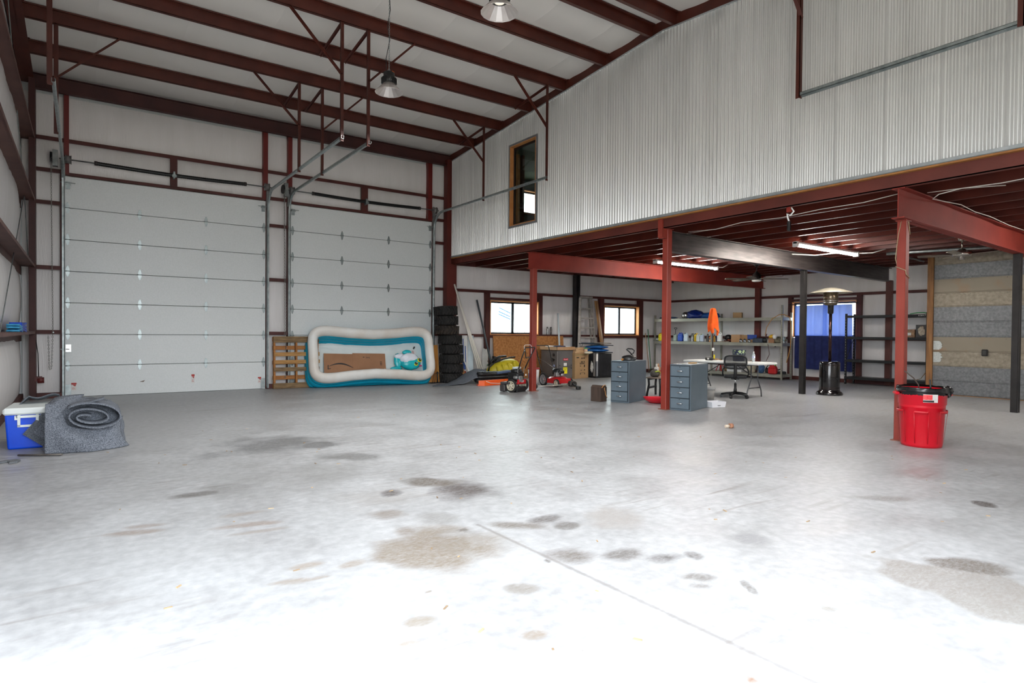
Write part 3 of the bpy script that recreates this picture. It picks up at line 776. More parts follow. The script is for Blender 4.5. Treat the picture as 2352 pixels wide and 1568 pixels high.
t, L = track(3.92, 1, (9.72, 12.1), 'galvanized door track rising behind the wooden pallet', 3.90); braces(t, L, 3.90, 1)
t, L = track(7.68, -1, (9.72, 12.1), 'galvanized door track reaching across the corrugated wall below the loft window', 7.70); braces(t, L, 7.70, -1)
# track of the front door, only its far end is in view
t = thing('door_track', 'galvanized door track end hanging high on the corrugated wall above the trash can', 'door track', (7.75, 4.43, 4.5))
m = MB(); m.box(-.02, .02, -4.4, 0, -.02, -.015); m.box(-.02, -.015, -4.4, 0, -.02, .022); m.box(-.02, .012, -4.4, 0, .018, .022); m.box(.016, .02, -4.4, 0, -.04, -.015)
m.build('rail', galv, t)
for y in (-.02, -2.36):
    h = MB(); h.box(-.03, .03, y-.004, y+.004, -.05, rb(4.43+y)-4.46); h.box(-.03, -.024, y-.004, y+.05, -.05, rb(4.43+y)-4.46); h.build('hanger', steel, t)
T, ln = along((0, -.02, 1.0), (-.75, -.02, 1.95)); m = MB(T=T); m.box(-.025, .025, -.004, .004, 0, ln); m.build('diagonal_brace', steel, t)

# ------------------------------------------------------------------ torsion springs, drums, hand chains
def spring(xa, xb, xm, drums, label, chain_x, cl):
    Z = 4.555; Y = 14.43
    t = thing('torsion_spring', label, 'spring', (xm, Y, Z)); L = Matrix.Translation((-xm, -Y, -Z))
    MB(T=L).cyl((drums[0]-.14, Y, Z), (drums[1]+.12, Y, Z), .0125, 10).build('shaft', galvd, t)
    for (a, b) in ((xa, xm-.03), (xm+.03, xb)):
        n = 70; m = MB(T=L); pr = []
        for i in range(n+1):
            x = a+(b-a)*i/n; sag = -.025*math.sin(PI*(x-xa)/(xb-xa))
            pr.append((x, Y, Z+sag))
        rr = [.036+(.004 if i % 2 else 0) for i in range(n+1)]
        m.tube(pr, rr, 12); m.build('coil', M('black_spring_steel', (20,20,21), (36,35,35), 40, .4, .4), t)
    for x in (xa, xb): MB(T=L).cyl((x-.025, Y, Z), (x+.025, Y, Z), .042, 14).build('winding_cone', M('cone_black', (44,38,38), (58,50,50), 5, .5), t)
    m = MB(T=L); m.box(xm-.015, xm+.015, Y-.03, 14.55, Z-.09, Z+.05); m.box(xm-.04, xm+.04, Y-.05, Y-.035, Z-.07, Z-.02); m.build('center_bracket', galv, t)
    for x in drums:
        m = MB(T=L); m.cyl((x-.045, Y, Z), (x+.045, Y, Z), .075, 20); m.cyl((x-.05, Y, Z), (x-.042, Y, Z), .085, 20); m.cyl((x+.042, Y, Z), (x+.05, Y, Z), .085, 20); m.build('cable_drum', M('cast_drum', (116,114,114), (136,132,130), 8, .5, .5), t)
    # chain hoist wheel
    c = thing('chain_hoist', cl, 'chain hoist', (chain_x, 14.42, Z))
    m = MB(); m.lathe([(.02, -.012), (.095, -.012), (.1, -.02), (.1, .02), (.095, .012), (.02, .012)], 20, T=Matrix.Rotation(R(90), 4, 'Y')); m.build('hand_wheel', black, c)
    MB().box(.02, .10, -.05, .06, -.16, .14).build('hoist_housing', galvd, c)
    return c
def chain(c, pts, rr=.011, step=.034):
    """links of a hand chain strung along a polyline, alternately turned"""
    m = MB(); P_ = [Vector(p) for p in pts]; k = 0
    for a, b in zip(P_[:-1], P_[1:]):
        T, ln = along(a, b); n = max(1, int(ln/step))
        for i in range(n):
            z = (i+.5)*ln/n; q = .5*PI*(k % 2); k += 1
            lp = [(rr*math.cos(t)*math.cos(q), rr*math.cos(t)*math.sin(q), z+.62*step*math.sin(t)) for t in [2*PI*j/8 for j in range(8)]]
            m.tube(lp, .0032, 4, closed=True, T=T)
    return m.build('chain', M('zinc_chain', (120,118,112), (150,148,142), 30, .45, .6), c)
c = spring(.226, 2.95, 1.57, (-.21, 3.41), 'black torsion spring over the overhead door beside the left wall', -.47, 'chain hoist with hand chain next to the left corner column')
chain(c, [(0, -.09, .0), (.02, -.05, -3.3), (.0, -.05, -3.98), (-.03, -.06, -4.0), (-.05, -.06, -3.35)])
MB().tube([(.03, .06, -3.3), (.03, -.06, -3.3)], .012, 6).build('chain_keeper', galv, c)
c = spring(4.443, 7.21, 5.76, (3.96, 7.66), 'black torsion spring over the overhead door behind the inflatable pool', 3.76, 'chain hoist with hand chain hanging down behind the wooden pallet')
chain(c, [(0, -.09, .0), (.03, -.04, -3.5)]); chain(c, [(.05, .08, .0), (.07, -.02, -3.5), (.06, -.02, -4.3), (.03, -.02, -4.3)])

# ------------------------------------------------------------------ left wall: brace cables, winch on the column
cab = M('brace_cable', (108,112,112), (128,132,130), 8, .5, .4)
tag(MB().tube([(-.84, 9.9, 1.25), (-.85, 14.25, 3.84)], .007, 6).build('brace_cable', cab), 'taut steel brace cable slanting up past the folded blue tarps on left wall', 'cable')
tag(MB().tube([(-.85, 11.1, 6.1), (-.85, 14.3, 3.6), (-.72, 14.42, .5)], .007, 6).build('brace_cable', cab), 'taut steel brace cable running down from roof along the left corner column', 'cable')
t = thing('cable_winch', 'small dark red hand winch bolted to the left corner column', 'winch', (-.64, 14.36, .36))
MB().cyl((-.04, -.02, 0), (.06, -.02, 0), .055, 16).build('drum', M('winch_red', (88,30,28), (100,36,32), 5, .5), t)
MB().box(-.08, .03, -.06, .05, -.02, .07).build('winch_frame', M('winch_frame_red', (80,30,28), (92,36,32), 5, .5), t)
MB().tube([(-.02, -.03, .06), (-.03, -.04, .5), (-.06, -.02, .75)], .008, 6).build('cord', black, t)

# ------------------------------------------------------------------ high bay lamps
refl = M('faceted_aluminium', (214,206,202), (226,220,216), 6, .3, .75)
def highbay(x, y, z, label):
    t = thing('high_bay_lamp', label, 'lamp', (x, y, z), group='high bay lamps under the roof')
    n = 16; m = MB(); vs = []; fs = []
    for k in range(n):
        a = 2*PI*k/n
        for (r, h) in ((.212, 0), (.20, .006), (.09, .125), (.085, .135)): vs.append((r*math.cos(a), r*math.sin(a), h))
    for k in range(n):
        k2 = (k+1) % n
        for i in range(3): fs.append((k*4+i, k2*4+i, k2*4+i+1, k*4+i+1))
    m.add(vs, fs); m.build('reflector', refl, t, solid=.003)
    MB().lathe([(0, .112), (.055, .112), (.062, .12), (.062, .13), (0, .13)], 20).build('led_disc', EM('led_disc', (255,248,228), .22), t)
    l = bpy.data.lights.new('led_light', 'AREA'); l.shape = 'DISK'; l.size = .36; l.energy = 34; l.color = (1, .99, .97); l.spread = R(140)
    lo = bpy.data.objects.new('led_light', l); col.objects.link(lo); lo.parent = t; lo.location = (0, 0, -.004)
    MB().lathe([(.062, .118), (.088, .118), (.088, .135), (.062, .135)], 20).build('led_ring', black, t)
    m = MB(); m.lathe([(0, .132), (.112, .132), (.112, .215), (.095, .225), (.085, .235), (.085, .295), (.06, .31), (0, .31)], 20)
    for k in range(24):
        a = 2*PI*k/24; m.box(.095, .118, -.004, .004, .135, .21, T=Matrix.Rotation(a, 4, 'Z'))
    m.build('heat_sink', black, t)
    MB().box(.118, .124, -.03, .03, .14, .2, T=Matrix.Rotation(R(-20), 4, 'Z')).build('rating_label', stick_w, t)
    MB().tube([(0, 0, .30), (.02, 0, .33), (0, 0, .36), (-.02, 0, .33), (0, 0, .30)], .005, 6).build('hook', galv, t)
    zt = rb(y)+.02-z
    lp = MB(); k = 0; zz = .35
    while zz < zt:
        q = .5*PI*(k % 2); k += 1
        lp.tube([(.009*math.cos(s)*math.cos(q), .009*math.cos(s)*math.sin(q), zz+.019*math.sin(s)) for s in [2*PI*j/8 for j in range(8)]], .0028, 4, closed=True); zz += .03
    lp.build('chain', galv, t)
    MB().tube([(-.04, .0, .3), (-.05, 0, .5), (.01, 0, .8), (-.03, .01, 1.0), (.015, 0, 1.25), (0, 0, zt)], .005, 6).build('power_cord', black, t)
    m = MB(); m.cyl((.05, 0, .335), (.085, 0, .325), .008, 8); m.build('wire_nut', M('orange_wire_nut', (236,110,40), None, 5, .5), t)
    return t
highbay(3.82, 8.70, 4.96, 'silver high bay lamp hanging on its chain below the ridge, farther from the open front')
highbay(3.82, 2.70, 4.90, 'added silver high bay lamp out of view near the open front door')  # extra lamp, added out of view to brighten the hall
highbay(3.82, 5.70, 4.90, 'silver high bay lamp hanging on its chain, closer to the open front')

# ------------------------------------------------------------------ fluorescent tubes under the mezzanine
tube_e = EM('fluorescent_tube', (255,250,242), 46)
def strip(x0, y0, label):
    t = thing('fluorescent_fixture', label, 'light fixture', (x0, y0, 3.02))
    m = MB(); m.rbox(1.2, 0, .055, 2.4, .09, .05, .01); m.box(.0, .06, -.05, .05, -.02, .08); m.box(2.34, 2.4, -.05, .05, -.02, .08); m.build('housing', whitep, t)
    for yy in (-.028, .028):
        MB().cyl((.05, yy, .012), (1.19, yy, .012), .018, 10).build('tube', tube_e, t); MB().cyl((1.21, yy, .012), (2.35, yy, .012), .018, 10).build('tube', tube_e, t)
    for x in (.3, 2.1): MB().tube([(x, 0, .08), (x+.05, 0, .14)], .005, 6).build('hanger_wire', galv, t)
    return t
t = strip(11.12, 9.88, 'long white fluorescent fixture lit between red beam and dark beam')
MB().tube([(2.38, 0, .05), (2.5, -.1, .05), (2.62, -.16, .12)], .012, 6).build('power_cord', whitep, t)
t = strip(11.05, 6.35, 'long white fluorescent fixture lit in front of the dark beam')
MB().tube([(2.38, 0, .05), (2.55, -.25, .05), (2.75, -.42, .13)], .012, 6).build('power_cord', whitep, t)
MB().tube([(1.9, .1, .04), (1.65, .5, .0), (1.25, .78, .02)], .012, 6).build('power_cord', whitep, t)

strip(11.05, 1.60, 'added fluorescent fixture out of view under the front part of the deck')  # extra fixture, added out of view to lift the light under the deck
# ------------------------------------------------------------------ ceiling fans
def fan(x, y, ztop, label, body, blade, nb, span, a0, drop, low, lamp=True):
    t = thing('ceiling_fan', label, 'fan', (x, y, ztop-drop))
    m = MB(); m.lathe([(0, drop), (.07, drop), (.075, drop-.02), (.055, drop-.075), (.02, drop-.085), (0, drop-.085)], 18); m.build('canopy', body, t)
    MB().cyl((0, 0, .1), (0, 0, drop-.07), .014, 10).build('downrod', body, t)
    if low: MB().lathe([(0, .1), (.05, .1), (.07, .07), (.15, .055), (.15, -.02), (.13, -.03), (.05, -.04), (.05, -.09), (0, -.095)], 24).build('motor', body, t)
    else: MB().lathe([(0, .2), (.02, .2), (.05, .15), (.1, .1), (.115, .02), (.115, -.03), (0, -.03)], 24).build('motor', body, t)
    if lamp: MB().lathe([(.115, -.03), (.112, -.06), (.08, -.075), (0, -.08)], 24).build('lamp_bowl', M('opal_glass', (236,234,228), None, 5, .3), t)
    for k in range(nb):
        a = a0+2*PI*k/nb
        m = MB(); T = Matrix.Rotation(a, 4, 'Z') @ Matrix.Rotation(R(10), 4, 'X')
        m.prism([(.1, -.03), (.3, -.06), (span-.02, -.07), (span, -.04), (span, .06), (.3, .06), (.1, .03)], -.006, .002, T=T); m.build('blade', blade, t)
    return t
bf = M('bronze_fan', (34,30,30), (44,40,38), 8, .35, .4); bb = M('fan_blade_grey', (92,84,74), (106,98,86), 4, .5, stretch=(8,1,1))
fan(14.04, 9.08, 3.15, 'dark bronze ceiling fan with opal lamp below the dark beam', bf, bb, 6, .78, R(20), .40, False)
t = fan(13.14, 4.35, 3.15, 'brushed chrome ceiling fan in front of the tin partition', M('brushed_nickel', (196,190,182), (176,170,162), 12, .22, .95), M('nickel_blade', (150,140,128), (130,122,112), 6, .3, .6, stretch=(8,1,1)), 5, .68, R(40), .33, True, False)
tag(MB().tube([(13.16, 4.33, 3.08), (13.05, 4.05, 3.10), (12.85, 3.72, 3.20), (12.7, 3.6, 3.3)], .008, 6).build('power_cord', whitep), 'white supply cord looping from the chrome ceiling fan to a joist', 'cord')

# ------------------------------------------------------------------ conduits and cables under the deck
tag(MB().tube([(14.0, 6.0, 3.07), (14.25, 5.0, 3.07), (14.62, 3.8, 3.07)], .03, 10).build('conduit', galv), 'galvanized conduit pipe behind the chrome ceiling fan', 'conduit')
tag(MB().tube([(14.9, 6.1, 3.12), (16.4, 6.2, 3.11)], .022, 8).build('conduit', galvd), 'thin grey conduit reaching the wooden corner stud of partition', 'conduit')
wire = M('white_wire', (214,208,200), (224,220,212), 5, .5)
tag(MB().tube([(8.75, 7.0, 3.13), (8.7, 6.4, 3.09), (8.68, 5.9, 3.13), (8.66, 5.2, 3.10), (8.65, 4.6, 3.13), (8.62, 4.0, 3.12), (8.6, 3.5, 3.16)], .006, 6).build('cable_run', wire), 'thin white cable clipped along the first joist above filing cabinets', 'cable')
tag(MB().tube([(8.75, 3.28, 3.14), (8.72, 2.9, 3.12), (8.68, 2.5, 3.10), (8.66, 1.9, 3.12), (8.66, 1.2, 3.14)], .006, 6).build('cable_run', wire), 'thin white cable stapled along the joist beyond the trash can post', 'cable')
tag(MB().tube([(9.0, 2.55, 3.13), (8.72, 2.9, 3.12), (8.66, 3.12, 3.08), (8.8, 3.24, 3.06), (9.3, 3.28, 3.10), (9.9, 3.3, 3.14), (10.5, 3.33, 3.12), (11.2, 3.36, 3.14), (12.2, 3.4, 3.12), (13.2, 3.45, 3.14)], .006, 6).build('cable_run', wire), 'thin white cable strung across the joists above red beam', 'cable')
rope = M('tan_rope', (150,128,100), (170,148,118), 60, .9)
tag(MB().tube([(8.395, 3.49, 2.2), (8.39, 3.37, 2.14), (8.40, 3.37, 2.1), (8.51, 3.372, 2.05), (8.51, 3.49, 2.1), (8.392, 3.49, 2.3), (8.39, 3.46, 2.6), (8.40, 3.43, 2.772), (8.45, 3.37, 2.75), (8.51, 3.375, 2.6)], .006, 6).build('tied_rope', rope), 'tan rope tied around the red post behind the trash can', 'rope')
t = thing('pendant_hook', 'beam clamp with white rope holding a dark pendant switch', 'hook', (8.26, 4.84, 3.15))
MB().box(-.02, .02, -.03, .03, -.07, .0).build('clamp', redp, t)
MB().tube([(0, -.03, -.01), (0, -.07, -.07), (0, -.02, -.12), (0, .03, -.09), (0, .02, -.15), (0, 0, -.2)], .012, 8).build('rope_loop', whitep, t)
MB().rbox(0, 0, -.27, .05, .04, .14, .008).build('switch_body', black, t)
t = thing('outlet_box', 'black square outlet box on the tin partition', 'outlet', (15.91, 4.81, .977))
MB().rbox(-.02, 0, 0, .05, .11, .14, .012).build('box', black, t); MB().box(-.048, -.044, -.03, .03, -.05, .05).build('cover', M('cover_grey', (52,52,50), None, 5, .5), t)

# ================================================================== left side of the hall
felt = M('grey_felt', (74,80,90), (142,148,158), 120, .95, 0, .6, 200, det=6)
felt2 = M('grey_felt_dark', (74,80,88), (120,126,134), 130, .95, 0, .5, 120, det=8)
# cooler
t = thing('cooler', 'blue plastic cooler with white lid half under a grey felt rug', 'cooler', (-.475, 8.52, 0), R(-3))
cb = M('cooler_blue', (0,72,212), (4,82,224), 4, .35); cw = M('cooler_white', (228,236,234), (236,242,240), 5, .4)
m = MB()
pr = [(-.19, 0), (.19, 0), (.215, .38), (-.215, .38)]
vs = [(x, y, z) for y in (0, .62) for x, z in pr]
m.add(vs, [(0,1,2,3),(7,6,5,4),(0,4,5,1),(1,5,6,2),(2,6,7,3),(3,7,4,0)]); o = m.build('body', cb, t)
bv = o.modifiers.new('edge', 'BEVEL'); bv.width = .02; bv.segments = 3
MB().rbox(0, .31, .415, .455, .67, .075, .018).build('lid', cw, t)
h = MB(); h.box(-.10, -.075, -.028, 0, .25, .375); h.box(.06, .085, -.028, 0, .25, .375); h.box(-.10, .085, -.028, -.008, .245, .268); h.box(-.115, .10, -.02, 0, .345, .37); h.box(-.125, -.10, -.02, 0, .325, .37); h.box(.085, .105, -.02, 0, .325, .37)
h.build('handle', cw, t)
# felt rug heaped beside and over the cooler
t = thing('felt_rug', 'thick grey felt rug heaped up and folded over the blue cooler', 'rug', (.02, 8.42, 0))
def heap(u, v):
    a = 2*PI*u; c, s = math.cos(a), math.sin(a)
    ex = .42
    cx = math.copysign(abs(c)**ex, c); sy = math.copysign(abs(s)**ex, s)
    K = [(0, 1.0), (.12, .97), (.3, .90), (.5, .95), (.68, .97), (.82, .92), (.92, .74), (1, 0)]
    for (t0, s0), (t1, s1) in zip(K[:-1], K[1:]):
        if v <= t1: k = s0+(s1-s0)*(v-t0)/(t1-t0); break
    hgt = .54-.03*c
    zz = hgt*(v if v < .85 else .85+.15*math.sin((v-.85)/.15*PI/2))
    fold = .03*math.sin(6*cx+8*zz+1.0)*(1-v) + .03*noise.noise(Vector((cx*2.5, sy*2, zz*6)))
    x = (.36*k+fold*abs(c))*cx + .02*math.sin(9*zz); y = (.34*k+fold)*sy + .08
    return (x, y, max(.004, zz + (.02*noise.noise(Vector((cx*4, sy*4, 3))) if v > .1 else 0)))
MB().grid(heap, 72, 34).build('heap', felt, t)
m = MB(); n = 72; vs = []; T = Matrix.Translation((.09, 0, .375)) @ Matrix.Rotation(R(7), 4, 'Y')
for i in range(n+1):
    q = i/n; th = 2.6-q*4.4*PI
    a = .285-.20*q; b = .150-.125*q
    p = T @ Vector((a*math.cos(th)-.05*q, 0, b*math.sin(th)-.02*q))
    for y in (-.47+.02*math.sin(th), -.30, -.05, .2): vs.append((p.x, y, p.z))
m.add(vs, [(i*4+j, i*4+j+1, (i+1)*4+j+1, (i+1)*4+j) for i in range(n) for j in range(3)], None, True); m.build('roll', felt, t, solid=.014)
def drape(u, v):
    x0 = -.34+.71*u; q = (x0-.09)/.30
    low = .385-.155*math.sqrt(max(0, 1-q*q)) if abs(q) < 1 else .385          # outline of the roll that rests in it
    lft = max(0, min(1, (-.14-x0)/.12)); lft = lft*lft*(3-2*lft)
    zt = low+(.515-low)*lft
    z = .004+zt*v; e = u**3; h = z/.5
    x = x0+e*(.05*(1-h)**3-.05*math.sin(PI*min(1, h*1.4)))
    y = -.40-.05*math.sin(PI*(.25+.75*min(1, v)))-.05*(1-v)*u + .016*math.sin(9*u+14*z) + .022*noise.noise(Vector((u*4, z*6, 4))) + .22*e*e + .10*lft*v*v
    return (x, y, z)
MB().grid(drape, 60, 24).build('front_drape', felt, t, solid=.012)
m = MB(); m.prism([(-.33, .46), (-.55, .17), (-.37, .02), (-.28, .02), (-.26, .46)], .0, .012, ax='y', T=Matrix.Translation((0, .03, 0)) @ Matrix.Rotation(R(-7), 4, 'X')); m.build('corner_flap', felt2, t)
m = MB(); m.prism([(-.33, .34), (-.46, .18), (-.36, .10), (-.28, .10)], .0, .012, ax='y', T=Matrix.Translation((0, .005, 0)) @ Matrix.Rotation(R(-7), 4, 'X')); m.build('corner_flap', felt, t)
m = MB(); m.grid(lambda u, v: (-.66+.42*u, .50+.25*v, .36+.18*min(1, u*3)*(1-.25*v)+.02*math.sin(9*u)), 12, 6); m.build('back_fold', felt2, t, solid=.012)
m = MB(); m.grid(lambda u, v: (-.02+.20*u, -.40+.10*v, .505+.055*u+.012*v), 8, 3); m.build('edge_fold', felt2, t, solid=.012)
tag(MB().tube([(-.54, 8.07, .012), (-.35, 7.96, .012), (-.17, 7.86, .014)], .018, 6, flat=.5).build('metal_strip', M('strip_grey', (112,106,100), (86,80,76), 9, .6, .3)), 'flat grey metal strip lying in front of the heaped felt rug', 'strip')
# cut felt scrap at the frame edge
m = MB(); pts = [(-.78, 7.66), (-.62, 7.80), (-.54, 7.80), (-.50, 7.74), (-.52, 7.66), (-.58, 7.63), (-.575, 7.70), (-.60, 7.73), (-.64, 7.71), (-.72, 7.60)]
m.prism(pts, .003, .018); tag(m.build('felt_scrap', M('scrap_felt', (112,116,120), (98,102,106), 60, .95)), 'hook-shaped scrap of grey felt on the concrete by the left wall', 'scrap')
# folded tarps on the girt
for (y0, y1, z0, n, c, lb) in [(11.1, 12.1, 1.276, 4, (28,72,190), 'dark blue tarp folded on the left wall girt'), (10.7, 11.35, 1.276, 3, (56,150,196), 'teal tarp crumpled on the left wall girt')]:
    m = MB()
    for k in range(n):
        m.grid(lambda u, v, k=k: (-.84+.14*u, y0+(y1-y0)*v+.03*noise.noise(Vector((u*3, v*4, k))), z0+.014+.035*k+.012*math.sin(4*v+k)+.008*noise.noise(Vector((u*5, v*6, k*2)))), 5, 12)
    tag(m.build('folded_tarp', M(lb, c, tuple(min(255, x+18) for x in c), 12, .5), None, solid=.026), lb, 'tarp')
tag(MB().rbox(-.79, 11.22, 1.33, .10, .14, .10, .01).build('cloth_bundle', M('tan_cloth', (150,128,104), (170,148,122), 30, .9)), 'small tan cloth bundle between the tarps on the girt', 'cloth')

# ================================================================== pallet
t = thing('pallet', 'weathered wooden pallet standing against the wall between the two doors', 'pallet', (3.55, 14.36, 0), rot=(R(-2), 0, 0))
pw = [M('pallet_grey', (150,122,86), (104,82,56), 3, .8, stretch=(1.4,12,12)), M('pallet_tan', (196,150,92), (164,118,68), 3, .8, stretch=(1.4,12,12)), M('pallet_orange', (180,122,66), (156,100,54), 3, .8, stretch=(1.4,12,12))]
for x in (.0, .49, .98): MB().box(x, x+.038, -.012, .075, .01, 1.19).build('stringer', pw[2], t)
for (z, h_, mt, y, dx) in [(1.125, .14, 0, -.03, 0), (.785, .09, 1, -.03, .01), (.61, .085, 1, -.03, .015), (.44, .09, 0, -.03, .01), (.065, .125, 0, -.03, 0), (.935, .09, 2, .078, .0), (.25, .09, 2, .078, .0), (.07, .1, 2, .078, 0), (1.13, .1, 2, .078, 0), (.6, .09, 2, .078, 0)]:
    MB().rbox(.51+dx, y+.007, z, 1.03, .018, h_, .003).build('slat', pw[mt], t)

# ================================================================== inflatable pool with what is in it
SH = Matrix.Identity(4); SH[1][2] = .30                                    # the soft walls sag toward the floor behind the rim
PT = Matrix.Translation((5.76, 13.74, .0)) @ Matrix.Rotation(R(-6), 4, 'Z') @ Matrix.Rotation(R(90-15), 4, 'X') @ SH   # local x along, y up the rim, z toward the viewer
def rimpath(a, b, pin, n=72):
    out = []
    for k in range(n):
        th = 2*PI*k/n; c, s = math.cos(th), math.sin(th); e = .38
        x = a*math.copysign(abs(c)**e, c); y = b*math.copysign(abs(s)**e, s)
        y *= 1-pin*(1-(x/a)**2)**1.3
        x *= 1-.02*(1-(y/b)**2)
        out.append((x, y))
    return out
PO = Vector((5.76, 13.9, 0))
t = thing('inflatable_pool', 'white and teal inflatable pool propped on its side against the overhead door', 'pool', PO)
off_y = .81
rim = M('pool_white_vinyl', (236,236,232), (220,212,202), 1.8, .38, 0, .12, 12); teal = M('pool_teal_vinyl', (0,158,190), (8,168,200), 3, .32, 0, .1, 14)
def settle(o):
    """rest the soft vinyl on the floor and against the door"""
    for v in o.data.vertices:
        p = v.co+PO
        if p.z < .006: p.z = .006+.1*(p.z-.006)*0
        if p.y > 14.54: p.y = 14.54
        v.co = p-PO
    return o
PL = Matrix.Translation(-PO) @ PT
for (nm, zz, r_, a, b, pin, mt) in [('rim_tube', .0, .112, 1.46, .65, .25, rim), ('side_ring', -.125, .10, 1.465, .65, .26, teal), ('side_ring', -.26, .10, 1.48, .665, .26, teal), ('side_ring', -.39, .10, 1.49, .675, .26, teal)]:
    pts = [(x, y+off_y, zz) for x, y in rimpath(a, b, pin)]
    settle(MB(T=PL).tube(pts, r_, 16, closed=True).build(nm, mt, t))
m = MB(T=PL); rp = rimpath(1.45, .655, .26)
def sheetf(u, v):
    k = int(u*72) % 72; x, y = rp[k]
    return (x*v, y*v+off_y, -.39+.03*noise.noise(Vector((x*v*4, y*v*6, 1)))+.02*noise.noise(Vector((x*v*14, y*v*3, 2)))*v)
m.grid(sheetf, 72, 14); settle(m.build('pool_floor', M('pool_floor_white', (226,232,230), (216,222,220), 3, .4, 0, .2, 7), t))
m = MB(T=PL); m.prism([(1.08, off_y+.08), (1.2, off_y+.08), (1.2, off_y+.26), (1.08, off_y+.26)], -.345, -.342); m.build('care_label', stick_w, t)
m = MB(T=PL); m.box(1.10, 1.11, off_y+.10, off_y+.25, -.341, -.339); m.build('label_print', stick_r, t)
m = MB(T=PL); m.box(1.13, 1.14, off_y+.10, off_y+.25, -.341, -.339); m.build('label_print', stick_r, t)
MB(T=PL).cyl((1.16, off_y+.34, -.40), (1.16, off_y+.34, -.33), .02, 12).build('valve', black, t)
# cardboard
t = thing('cardboard_sheet', 'opened brown cardboard carton with a black curved arrow lying in the pool', 'cardboard', PO)
cbm = M('cardboard_brown', (150,108,78), (162,118,86), 3, .8, 0, .05, 40)
Tt = PL @ Matrix.Translation((0, off_y+.13, -.27)) @ Matrix.Rotation(R(-2.0), 4, 'Z') @ Matrix.Rotation(R(-4), 4, 'X')
MB().box(-1.14, -.45, -.66, -.005, -.004, .004, T=Tt).build('flap', cbm, t)
MB().box(-.46, .35, -.62, .02, .0, .008, T=Tt @ Matrix.Rotation(R(.5), 4, 'Z')).build('panel', cbm, t)
m = MB(); ar = []
for i in range(15):
    s = i/14; x = -1.02+.62*s; y = -.37+.12*math.sin(PI*(.12+.88*s)) - .02*s
    w_ = .005+.014*math.sin(PI*min(1, s*1.05))
    ar.append((x, y, w_))
vs = [(x, y-w_, .006) for x, y, w_ in ar]+[(x, y+w_, .006) for x, y, w_ in ar]
m.add(vs, [(i, i+1, 16+i, 15+i) for i in range(14)], Tt)
m.prism([(-1.06, -.41), (-.985, -.39), (-.985, -.377), (-1.04, -.39), (-1.035, -.30), (-1.055, -.30)], .005, .007, T=Tt); m.build('arrow_print', ink, t, solid=.001)
m = MB()
text3d('lettering', '3AC', .055, Tt @ face(-.09, -.09, .009, (-1,0,0), (0,-1,0)), ink, t, .11)
for (x0, x1, y0, y1) in [(-.21,-.17,-.09,-.075),(.21,.26,-.26,-.25),(.21,.26,-.24,-.23),(.21,.26,-.22,-.215),(.21,.26,-.20,-.19),(.21,.26,-.285,-.275),(-.44,-.41,-.5,-.49),(-.43,-.42,-.55,-.49),(-.36,-.30,-.545,-.525)]:
    m.box(x0, x1, y0, y1, .009, .0105, T=Tt)
m.build('carton_print', ink, t)['kind'] = 'stuff'
MB(T=Tt).box(.04, .22, -.44, -.40, .009, .012).build('shipping_label', stick_w, t)
# inflatable fish float
t = thing('pool_float', 'teal and white inflatable fish float with yellow eyes lying in the pool', 'pool float'); t.matrix_world = Matrix.Translation(PT @ Vector((.95, off_y-.13, -.20))) @ Matrix.Rotation(R(-6), 4, 'Z') @ Matrix.Rotation(R(75), 4, 'X')
tm = M('float_teal', (24,176,186), (36,190,198), 4, .25); wm = M('float_white', (224,228,238), (234,238,246), 4, .25)
MB().blob((.02, 0, 0), (.27, .19, .12), 20, 14, .08, 1).build('body', tm, t)
MB().blob((-.03, .10, .05), (.23, .14, .09), 18, 12, .25, 5).build('hair', wm, t)
MB().blob((-.30, .05, -.01), (.10, .20, .05), 16, 10, .15, 3).build('tail_fin', tm, t)
MB().blob((-.24, .16, .02), (.16, .07, .05), 14, 8, .1, 4).build('tail_tip', wm, t)
MB().blob((-.05, .27, .0), (.12, .06, .05), 14, 8, .1, 6).build('top_fin', tm, t)
MB().blob((-.36, -.14, .0), (.15, .05, .04), 14, 8, .1, 7).build('low_fin', tm, t)
for (ex, ey) in ((.13, -.05), (.235, .04)):
    e = MB().blob((ex, ey, .095), (.06, .055, .03), 14, 8).build('eye', M('eye_yellow', (236,228,40), None, 5, .3), t)
    MB().blob((ex, ey+.005, .115), (.04, .038, .02), 12, 8).build('pupil', black, e)
    MB().blob((ex+.012, ey+.02, .132), (.012, .010, .006), 8, 6).build('glint', whitep, e)
MB().blob((.25, -.10, .085), (.045, .02, .02), 10, 6).build('mouth', M('mouth_pink', (190,40,110), None, 5, .4), t)

# ================================================================== things along the back wall
t = thing('cabinet_panel', 'plywood cabinet door leaning beside the pool in front of the tires', 'panel', (7.28, 14.08, 0), rot=(R(-7), 0, R(2)))
ply = M('oak_ply', (206,146,72), (176,112,48), 1.5, .5, stretch=(5,5,1))
MB().box(0, .36, 0, .02, .02, .99).build('panel', ply, t)
m = MB(); m.box(.31, .37, -.012, .0, .02, .99); m.box(0, .31, -.012, 0, .93, .99); m.build('stile', M('oak_stile', (198,140,70), (180,120,56), 3, .5, stretch=(9,9,1)), t)
t = thing('wire_stand', 'black folding wire stand on the floor beside the pool', 'stand', (7.52, 13.96, 0))
m = MB(); m.tube([(0, 0, .0), (0, 0, .30)], .016, 8)
for a in (-.16, -.09, .09, .16): m.tube([(0, 0, .28), (a*.7, -.02, .24), (a, -.02, .0)], .006, 6)
m.box(-.2, .2, -.03, .01, 0, .012); m.build('frame', black, t)
